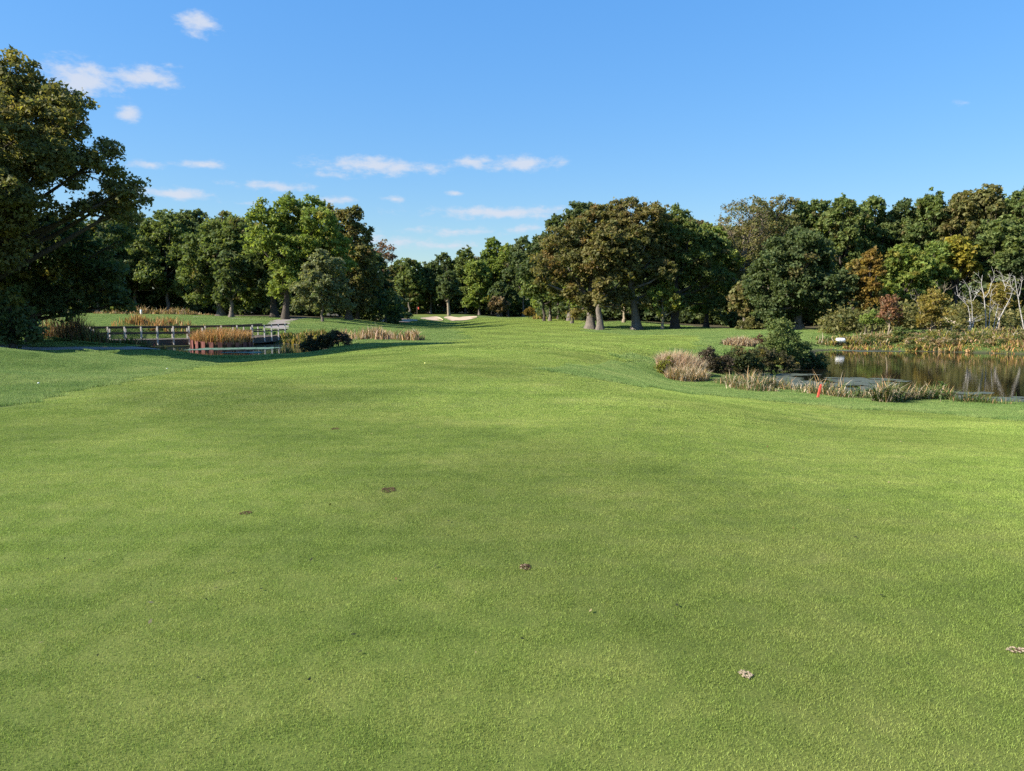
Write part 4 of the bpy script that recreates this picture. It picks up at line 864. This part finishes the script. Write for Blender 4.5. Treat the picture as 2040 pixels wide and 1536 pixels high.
make_tree('oak_tree', 'dark trunked oak at the right of the grove', 1345, 92, 415, 80, 600, 'oak', 'mid', 'b', .08, 154, tr=.5, flare=1.5, leaf=.26, bark='bark_dark',
    lobes=[(1310, 425, 18), (1345, 440, 30), (1320, 465, 34), (1370, 470, 32), (1340, 505, 38), (1385, 510, 34), (1410, 490, 28), (1365, 550, 34), (1320, 560, 24), (1400, 545, 28), (1430, 500, 24), (1370, 590, 28), (1400, 590, 26), (1430, 560, 28), (1345, 605, 18), (1425, 605, 20)])
make_tree('elm_tree', 'light green tree between the grove and the bare tree', 1408, 98, 450, 70, 610, 'oak', 'bright', 'b', .05, 155, tr=.3, leaf=.32, bark='bark_dark',
    lobes=[(1400, 470, 22), (1430, 480, 26), (1385, 510, 28), (1425, 520, 32), (1455, 525, 22), (1400, 555, 30), (1440, 570, 30), (1410, 605, 24), (1450, 600, 24), (1385, 620, 16)])
make_tree('oak_tree', 'brown crowned tree top behind the oak grove', 1395, 116, 440, 34, 560, 'round', 'brown', 'o', .2, 156, tr=.3)
make_tree('sapling_tree', 'short yellow green sapling with pale bare trunk among the oaks', 1320, 89, 570, 32, 630, 'small', 'bright', 'y', .25, 157, tr=.17, leaf=.24, rc=.42, dens=.45, bark='bark_tan', lobes=[(1308, 590, 20), (1330, 578, 18), (1296, 612, 16), (1338, 602, 18), (1316, 625, 12), (1350, 615, 10)])
make_tree('sapling_tree', 'dark leafy sapling behind the lone right oak trunk', 1243, 104, 560, 32, 632, 'small', 'mid', 'b', .1, 158, tr=.2, leaf=.32, bark='bark_tan')
make_tree('maple_tree', 'bright green leafy tree hanging low left of the flared oak', 1140, 108, 540, 26, 628, 'column', 'bright', None, 0, 159, tr=.2, leaf=.32)
make_tree('maple_tree', 'small dark forked tree left of the bright green one', 1096, 126, 540, 24, 622, 'small', 'dark', None, 0, 160, tr=.25, leaf=.4)
make_tree('dying_tree', 'half bare tree with tan branches and thin brown leaves', 1478, 100, 405, 62, 600, 'sparse', 'olive', 'b', .35, 161, leaf=.22, dens=.13, tr=.34, rc=.8, bark='bark_tan', ncl=260, flare=1.2,
    lobes=[(1470, 430, 34), (1505, 420, 30), (1450, 460, 30), (1490, 470, 40), (1520, 450, 30), (1470, 510, 34), (1500, 520, 34), (1480, 560, 26), (1530, 490, 26)])
make_tree('dying_tree', 'second thin brown tree beside the half bare one', 1530, 104, 400, 40, 580, 'sparse', 'olive', 'b', .3, 162, leaf=.26, dens=.3, tr=.26, rc=.7, bark='bark_tan', ncl=110,
    lobes=[(1510, 420, 20), (1545, 415, 22), (1575, 410, 18), (1530, 450, 30), (1560, 455, 28), (1525, 490, 26)])
make_tree('oak_tree', 'brown tinged low tree left of the dark round tree', 1482, 86, 560, 34, 640, 'round', 'olive', 'b', .3, 163, tr=.2, leaf=.3, dens=.7)
make_tree('oak_tree', 'big dark round tree standing left of the pond', 1592, 80, 462, 108, 650, 'round', 'dark', 'b', .03, 164, tr=.5, leaf=.25, maxc=520, low=-.8,
    lobes=[(1590, 490, 30), (1555, 500, 30), (1625, 500, 32), (1530, 530, 34), (1580, 535, 44), (1640, 535, 38), (1510, 570, 32), (1560, 580, 46), (1620, 585, 46), (1665, 570, 32), (1525, 615, 32), (1580, 625, 36), (1640, 622, 34), (1550, 640, 20), (1670, 610, 24), (1600, 470, 20)])
# right wood skyline and edge
RW = [(1612, 106, 400, 62, 560, 'oak', 'mid', 'b', .06, 'tree with level top behind the dark round tree', 170), (1672, 100, 394, 52, 590, 'oak', 'mid', 'b', .05, 'leafy skyline oak above the orange tree', 171), (1728, 104, 396, 50, 580, 'oak', 'mid', None, 0, 'skyline oak left of the notch in the right wood', 172),
      (1790, 104, 402, 46, 580, 'oak', 'dark', None, 0, 'dark skyline tree right of the notch', 173), (1845, 100, 386, 52, 590, 'oak', 'mid', 'b', .06, 'rounded skyline oak above the yellow patch', 174), (1905, 98, 380, 50, 590, 'oak', 'olive', 'b', .08, 'olive skyline oak in the right wood', 175),
      (1958, 96, 370, 48, 590, 'oak', 'olive', 'y', .05, 'highest skyline oak of the right wood', 176), (2022, 94, 376, 55, 590, 'oak', 'mid', 'b', .05, 'skyline oak at the right edge of the picture', 177),
      (1985, 84, 440, 58, 600, 'oak', 'mid', None, 0, 'green oak hanging above the birches', 178), (2050, 82, 470, 60, 620, 'round', 'dark', None, 0, 'dark tree behind the single birch at the right edge', 179),
      (1730, 78, 500, 36, 640, 'column', 'orange', 'o', .2, 'orange gold tree between the dark round tree and the red tree', 180), (1800, 82, 485, 52, 630, 'round', 'bright', 'y', .12, 'light green tree above the small red tree', 181),
      (1900, 84, 468, 40, 570, 'round', 'yellow', 'y', .2, 'yellow crowned tree in the middle of the right wood', 182), (1855, 84, 480, 42, 625, 'tall', 'bright', 'y', .1, 'yellow green tree left of the yellow crown', 183), (1700, 88, 520, 34, 630, 'tall', 'gold', 'b', .2, 'bronze green tree behind the orange tree', 184)]
for (px, d, top, hw, cb, st, col, au, pa_, lab, sd_) in RW:
    make_tree('oak_tree' if st == 'oak' else 'maple_tree', lab, px, d, top, hw, cb, st, col, au, pa_, sd_, leaf=.30 if d < 90 else .35, dens=.72, tr=.3, maxc=300, bark='bark_dark', ncl=30)
make_tree('sapling_tree', 'small coppery red tree on the far pond shore', 1772, 63, 586, 27, 650, 'small', 'red', None, 0, 190, tr=.07, leaf=.16, dens=.30, rc=.35, bark='bark_tan', flare=1.2)
make_tree('sapling_tree', 'yellow green sapling on the far shore left of the tilted trunk', 1858, 62, 575, 36, 672, 'round', 'gold', 'y', .3, 191, tr=.09, leaf=.17, dens=.30, rc=.4, bark='bark_tan', flare=1.2)
make_tree('sapling_tree', 'yellow sapling growing among the birch stems', 1992, 66, 562, 30, 630, 'round', 'gold', 'y', .4, 192, tr=.07, leaf=.17, dens=.30, rc=.38, bark='bark_tan')
make_tree('sapling_tree', 'low yellow olive leafy sapling over the broken birch', 1938, 63, 598, 24, 640, 'small', 'olive', 'y', .3, 193, tr=.06, leaf=.16, dens=.30, rc=.35, bark='bark_tan')
make_tree('sapling_tree', 'low orange sapling right of the red tree', 1790, 64, 625, 16, 655, 'small', 'orange', 'o', .2, 194, tr=.05, leaf=.16, dens=.30, rc=.3, bark='bark_tan')

def stems_tree(name, label, px, d, stems, mat, cat='tree'):
    """bare stems given as pixel paths with end radii in metres"""
    base = ground_at(px, d); root = tag(empty(name, base), label, cat)
    for (pts, r0, r1, dy) in stems:
        P = []
        for k, (x, y) in enumerate(pts):
            p = at(x, y, d); P.append((p.x - base.x, dy * k / (len(pts) - 1), p.z - base.z))
        if P[0][2] < .6: P[0] = (P[0][0], P[0][1], -.2)
        rt = np.random.default_rng(int(pts[0][0] * 7 + pts[0][1])); f_ = .6 if mat == 'birch' else 1.0; T = [tube(P, list(np.linspace(r0 * f_, r1 * .45, len(P))), 8)]; Pa = np.array(P)
        for k in range(7):
            t = rt.uniform(.35, 1.0) * (len(P) - 1); i0 = min(int(t), len(P) - 2); b0 = Pa[i0] + (Pa[i0 + 1] - Pa[i0]) * (t - i0); dv = unit(rt.normal(size=3) * [1, .8, .4] + [0, 0, 1.1]); ln = rt.uniform(.35, 1.1)
            if b0[2] < 1.2: continue
            m1 = b0 + dv * ln * .5 + rt.normal(size=3) * .05; e1 = b0 + dv * ln + rt.normal(size=3) * .1; T.append(tube([b0, m1, e1], [.014, .010, .004], 4)); e2 = m1 + unit(dv + rt.normal(size=3) * .7) * ln * .45; T.append(tube([m1, e2], [.008, .003], 4))
        link('trunk' if r0 > .06 else 'branch', tubes_mesh('stem', T, M[mat]), root)
    return root
stems_tree('birch_tree', 'clump of three white birch stems spreading upward', 1972, 63.5, [([(1966, 662), (1964, 625), (1962, 590), (1957, 565), (1960, 548)], .10, .03, .2), ([(1963, 592), (1968, 583), (1972, 566), (1977, 552)], .05, .02, -.3), ([(1970, 660), (1974, 628), (1978, 595), (1984, 575)], .075, .02, .5),
    ([(1979, 662), (1990, 634), (2001, 610), (2008, 594), (2012, 576)], .10, .025, -.4), ([(1976, 660), (1988, 630), (1998, 605)], .07, .03, .6), ([(2001, 580), (2006, 566), (2012, 552)], .04, .02, 0), ([(2003, 572), (1999, 548)], .045, .02, .3)], 'birch')
stems_tree('birch_tree', 'single white birch at the right edge of the picture', 2042, 63, [([(2044, 668), (2038, 640), (2033, 610), (2031, 590), (2028, 568), (2026, 550)], .10, .035, .3), ([(2031, 590), (2022, 578), (2014, 568)], .045, .02, .2), ([(2031, 588), (2036, 570), (2040, 552)], .045, .02, .2)], 'birch')
stems_tree('birch_tree', 'broken short birch with pale bare limbs', 1934, 62, [([(1935, 664), (1933, 648), (1932, 634)], .16, .10, 0), ([(1936, 655), (1941, 642), (1944, 632)], .09, .05, .2), ([(1934, 640), (1930, 610), (1920, 598), (1911, 588)], .05, .02, .3), ([(1937, 640), (1938, 610), (1936, 590), (1935, 574)], .05, .02, .3), ([(1938, 600), (1944, 590), (1950, 580)], .04, .02, .1), ([(1928, 662), (1931, 648)], .06, .04, .1)], 'birch')
stems_tree('dead_tree', 'pale forked dead limb beside the tilted trunk', 1874, 66, [([(1874, 660), (1875, 620), (1876, 600), (1875, 585), (1873, 572)], .07, .03, .2), ([(1876, 592), (1882, 582), (1889, 574)], .05, .02, .2), ([(1872, 645), (1870, 640)], .05, .05, 0)], 'bark_tan')
stems_tree('dead_tree', 'thick tilted grey trunk rising into the right wood', 1888, 80, [([(1891, 645), (1885, 615), (1880, 592), (1876, 570), (1873, 545)], .40, .20, 2.5)], 'bark')
stems_tree('dead_tree', 'thin bare grey sapling leaning left over the far shore', 1833, 66, [([(1838, 640), (1832, 612), (1828, 600), (1818, 592)], .05, .015, .3), ([(1829, 604), (1833, 590)], .03, .012, .2)], 'bark')
lg = [at(1882, 634, 71), at(1896, 641, 70), at(1912, 648, 69), at(1922, 653, 68.5)]; g0 = ground_at(1902, 70)
tag(link('fallen_log', tubes_mesh('fallen_log', [tube([np.array(p) - np.array(g0) for p in lg], [.16, .22, .24, .20], 10)], M['log']), None, g0), 'pale fallen log sloping down behind the yellow sapling', 'log')

# filler trees deep in the woods: a few crowns reused
def filler_meshes(kind, col, seeds, style, h=16., R=6.0, cb=2.5):
    out = []
    for s in seeds:
        rng = np.random.default_rng(s); a = (h - cb) / 2; lb = [(x, y, z + cb + a, r) for x, y, z, r in lobes_auto(rng, R - .6, a - .5, style)]
        V, Fc, tint, C = crown_mesh(kind, rng, lb, .5, .62, GRN[col], AUT['b'], .06, 1.15, .45, .85, .8, -.6, 170)
        out.append((tubes_mesh('trunk', limbs(rng, None, (0, 0, h * .72), .3, lb, C, 14), M['bark_dark']), mesh_np('crown', V, Fc, 3, M['leaf'], False, tint)))
    return out
fil = filler_meshes('crown', 'dark', (301, 302), 'round') + filler_meshes('crown', 'mid', (303, 304), 'tall') + filler_meshes('crown', 'olive', (305,), 'oak')
rf = random.Random(8)
def fillers(spec, label, group):
    for (px, d, top) in spec:
        g = ground_at(px, d); hgt = at(px, top, d).z - g.z; k = hgt / 16.0; t, c = rf.choice(fil)
        root = tag(empty('forest_tree', g), label, 'tree', group); root.scale = (k * rf.uniform(.9, 1.15), k * rf.uniform(.9, 1.15), k); root.rotation_euler = (0, 0, rf.uniform(0, 6.28))
        link('trunk', t, root); link('crown', c, root)
def row(p0, p1, step, d0, d1, tops):
    xs = [t[0] for t in tops]; ys = [t[1] for t in tops]; out = []; p = p0
    while p < p1: out.append((p + rf.uniform(-8, 8), rf.uniform(d0, d1), float(np.interp(p, xs, ys)) + rf.uniform(-8, 12))); p += step * rf.uniform(.85, 1.15)
    return out
TL = [(-100, 450), (130, 450), (430, 445), (560, 450), (700, 470), (780, 535)]
fillers(row(-60, 770, 62, 124, 130, TL) + row(-30, 760, 70, 138, 146, TL), 'dark tree deep in the wood behind the footbridge', 'trees deep in the left wood')
TCn = [(780, 540), (900, 525), (1000, 510), (1100, 500)]
fillers(row(775, 1100, 38, 212, 218, TCn) + row(790, 1120, 44, 228, 236, TCn), 'tree deep in the far wood behind the green', 'trees deep in the far wood')
TR = [(1080, 520), (1120, 470), (1250, 440), (1400, 460), (1550, 430), (1750, 425), (2000, 400), (2200, 400)]
fillers(row(1090, 2160, 70, 118, 124, TR) + row(1110, 2200, 80, 134, 142, TR), 'tree deep in the wood right of the fairway', 'trees deep in the right wood')

# undergrowth closing the gaps between the trunks
def undergrowth(label, spans, seed, col, hmax=3.2, leaf=.42, n_=260, rad_=1.0):
    rng = np.random.default_rng(seed); Cs = []
    for (p0, p1, d0, d1) in spans:
        px = rng.uniform(p0, p1, n_); d = rng.uniform(d0, d1, n_); x = (px - CX) / F * d / math.cos(TH); z = H(x, d); Cs.append(np.stack([x, d, z + rng.uniform(.2, hmax, n_) * rng.random(n_) ** .5], 1))
    C = np.concatenate(Cs); f = rng.random((len(C), 1)); cols = np.array(GRN[col][0]) * (1 - f) + np.array(GRN[col][1]) * f if isinstance(col, str) else pick(rng, len(C), col)
    V, Fc, ti = leaf_cloud(rng, C, rng.uniform(.8, 1.8, len(C)) * rad_, 60, leaf, cols)
    tag(link('undergrowth', mesh_np('undergrowth', V, Fc, 3, M['leaf'], False, ti)), label, kind='stuff')
undergrowth('shady undergrowth between the trunks of the left wood', [(-80, 420, 118, 124), (380, 800, 114, 128), (-80, 800, 132, 150), (-200, 820, 150, 160)], 401, 'dark', 6.0, .5)
undergrowth('undergrowth at the foot of the far wood', [(770, 1110, 200, 212), (740, 1140, 220, 245)], 402, 'mid', 6.5, .6, 300)
undergrowth('undergrowth along the foot of the right wood', [(1150, 1500, 112, 122), (1440, 1800, 92, 108), (1700, 2140, 84, 96), (1080, 1240, 150, 175), (1080, 1700, 126, 150), (1500, 2250, 112, 135)], 403, 'dark', 6.0, .5)
undergrowth('leafy scrub behind the far shore of the right pond', [(1640, 1900, 72, 78), (1880, 2120, 68, 74)], 404, 'olive', 2.2, .26, 130)

undergrowth('mottled green and straw scrub covering the far bank of the right pond', [(1650, 1800, 60.5, 65), (1800, 1960, 57.5, 65), (1950, 2120, 56, 64)], 405, [(3, (.30, .22, .11)), (3, (.12, .13, .04)), (3, (.08, .12, .035)), (2, (.28, .24, .06)), (1, (.36, .28, .18))], .55, .10, 420, .26)
# ------------------------------------------------------------------ small things
fg = ground_at(831, 188); root = tag(empty('flagstick', fg), 'golf flagstick with small red flag on the green', 'flag')
link('pole', tubes_mesh('pole', [tube([(0, 0, -.1), (0, 0, 2.15)], [.035, .03], 8)], M['bark_tan']), root)
fv = [(0.03 + u * .42, .05 * math.sin(u * 5) + o, 2.13 - v * .5 - u * .16) for o in (0, .012) for u in np.linspace(0, 1, 6) for v in (0, .5, 1)]
ff = [(i * 3 + j, i * 3 + j + 1, i * 3 + j + 4, i * 3 + j + 3) for i in range(5) for j in range(2)] + [(18 + i * 3 + j, 18 + i * 3 + j + 3, 18 + i * 3 + j + 4, 18 + i * 3 + j + 1) for i in range(5) for j in range(2)]
me = bpy.data.meshes.new('flag_cloth'); me.from_pydata(fv, [], ff); me.materials.append(M['red']); link('flag_cloth', me, root)
g = ground_at(281, 103); root = tag(empty('marker_post', g), 'short white post on the lawn behind the bridge', 'post')
link('post_body', parts_mesh('post_body', [tube([(0, 0, -.1), (0, 0, .62), (0, 0, .68)], [.15, .15, .10], 12)], M['white']), root)
def stake(px, d, h, lean, label):
    g = ground_at(px, d); w = .055
    v, q = beam((0, 0, -.15), (lean * h, .05, h), w, w); v2, q2 = beam((lean * h, .05, h), (lean * (h + .05), .055, h + .05), w * .6, w * .6)
    tag(link('hazard_stake', parts_mesh('hazard_stake', [(v, q), (v2, q2)], M['red']), None, g), label, 'stake')
stake(1634, 22.4, .40, .34, 'leaning red hazard stake in the grass at the near pond edge'); stake(302, 47, .62, .05, 'red stake standing in the dark weeds before the bridge')
# white drum on legs at the far shore
g = ground_at(1677, 60.6); root = tag(empty('nest_drum', g), 'white drum lying on a stand at the far pond shore', 'drum'); zc = at(1677, 678, 60.6).z - g.z
th = np.linspace(0, 2 * np.pi, 17)[:-1]; prof = [(-.34, .0), (-.34, .17), (-.30, .19), (-.1, .20), (0, .205), (.1, .20), (.30, .19), (.34, .17), (.34, 0)]
Vd = np.array([(x, r * math.cos(t) , zc + r * math.sin(t)) for x, r in prof for t in th]); qd = np.array([(i * 16 + j, (i + 1) * 16 + j, (i + 1) * 16 + (j + 1) % 16, i * 16 + (j + 1) % 16) for i in range(8) for j in range(16)])
link('drum_body', mesh_np('drum_body', Vd, qd, 4, M['white'], True), root)
for sx in (-.2, .2): link('leg', parts_mesh('leg', [beam((sx, 0, -.3), (sx, .01, zc - .16), .05, .05)], M['dark']), root)
link('saddle', parts_mesh('saddle', [box((0, 0, zc - .215), (.55, .2, .04))], M['dark']), root)
# balls
def uv_ball(name, px, py, mat, label):
    x, y = hit(px, py); z = H1(x, y); R = .0215; V = [(0, 0, R)]; S_, Tn = 12, 8
    for i in range(1, Tn):
        for j in range(S_): a = math.pi * i / Tn; b = 2 * math.pi * j / S_; V.append((R * math.sin(a) * math.cos(b), R * math.sin(a) * math.sin(b), R * math.cos(a)))
    V.append((0, 0, -R)); fc = [(0, 1 + j, 1 + (j + 1) % S_) for j in range(S_)] + [(1 + (i - 1) * S_ + j, 1 + i * S_ + j, 1 + i * S_ + (j + 1) % S_, 1 + (i - 1) * S_ + (j + 1) % S_) for i in range(1, Tn - 1) for j in range(S_)] + [(len(V) - 1, 1 + (Tn - 2) * S_ + (j + 1) % S_, 1 + (Tn - 2) * S_ + j) for j in range(S_)]
    me = bpy.data.meshes.new(name); me.from_pydata(V, [], fc); me.polygons.foreach_set('use_smooth', np.ones(len(fc), bool)); me.materials.append(mat)
    tag(link(name, me, None, (x, y, z + .045)), label, 'ball')
uv_ball('golf_ball', 333, 738, M['ball'], 'white golf ball in the rough just left of the fairway edge'); uv_ball('golf_ball', 77, 768, M['ball'], 'white golf ball deep in the left rough'); uv_ball('golf_ball', 847, 727, M['ball_y'], 'yellow golf ball lying on the middle of the fairway')
# divots and scraps
def divot(px, py, w, dep, mats, label, seed, n_=26):
    rng = np.random.default_rng(seed); x, y = hit(px, py); z = H1(x, y); root = tag(empty('divot', (x, y, z)), label, 'divot')
    for nm, m, cnt, zs in mats:
        parts = []
        for k in range(cnt):
            r = math.sqrt(rng.random()); t = rng.uniform(0, 6.283); c = np.array([math.cos(t) * r * w, math.sin(t) * r * dep, .006 + rng.random() * zs * .6 * (1.1 - r)])
            s = rng.uniform(.0025, .0065); v = unit(rng.normal(size=(6, 3))) * s * rng.uniform(.6, 1.5, (6, 3)); v = np.array([[1, 0, 0], [-1, 0, 0], [0, 1, 0], [0, -1, 0], [0, 0, 1], [0, 0, -1.]]) * s * rng.uniform(.6, 1.6, (6, 1)) * [1.3, 1.3, .5] + c
            parts.append((v, np.array([(0, 2, 4), (2, 1, 4), (1, 3, 4), (3, 0, 4), (2, 0, 5), (1, 2, 5), (3, 1, 5), (0, 3, 5)])))
        link(nm, parts_mesh(nm, parts, m), root)
SO = ('soil', M['soil'], 80, .03); ST = ('thatch', M['straw'], 46, .012)
divot(1047, 1134, .035, .05, [SO, ('thatch', M['straw'], 12, .03)], 'brown clod of torn turf in the middle foreground', 1)
divot(775, 978, .07, .10, [('soil', M['soil'], 130, .02)], 'dark ragged scrape left of centre on the fairway', 2)
divot(1486, 1349, .025, .04, [ST], 'pale straw coloured scar near the bottom right', 3)
divot(2024, 1297, .05, .03, [ST, ('soil', M['soil'], 10, .01)], 'pale dry scar at the right edge of the foreground', 4)
divot(490, 1024, .045, .05, [('soil', M['soil'], 60, .012)], 'small dark scrape left of the ragged one', 5)
divot(668, 856, .06, .08, [('soil', M['soil'], 80, .02)], 'distant dark scrape on the left half of the fairway', 6)
rngS = np.random.default_rng(77); k = 260
d = np.exp(rngS.uniform(math.log(3), math.log(40), k)); px = rngS.uniform(-50, 2090, k); x = (px - CX) / F * d / math.cos(TH); z = H(x, d); ok = zone(x, d)
x, d, z = x[ok], d[ok], z[ok]; k = len(x); s = rngS.uniform(.005, .016, k)[:, None]; C = np.stack([x, d, z + .016], 1); t = unit(rngS.normal(size=(k, 3)) * [1, 1, .35]); b = unit(np.cross(t, [0, 0, 1.0]) + rngS.normal(size=(k, 3)) * .25)
V = np.stack([C + t * s * 1.4, C + b * s * .6, C - t * s * 1.1, C - b * s * .6], 1).reshape(-1, 3)
tag(link('leaf_litter', mesh_np('leaf_litter', V, np.arange(4 * k).reshape(-1, 4), 4, M['reed'], False, pick(rngS, k, [(5, (.035, .04, .018)), (2, (.12, .07, .03)), (1, (.34, .28, .14))]))), 'tiny dark leaf scraps and worm casts dotted over the fairway', kind='stuff')
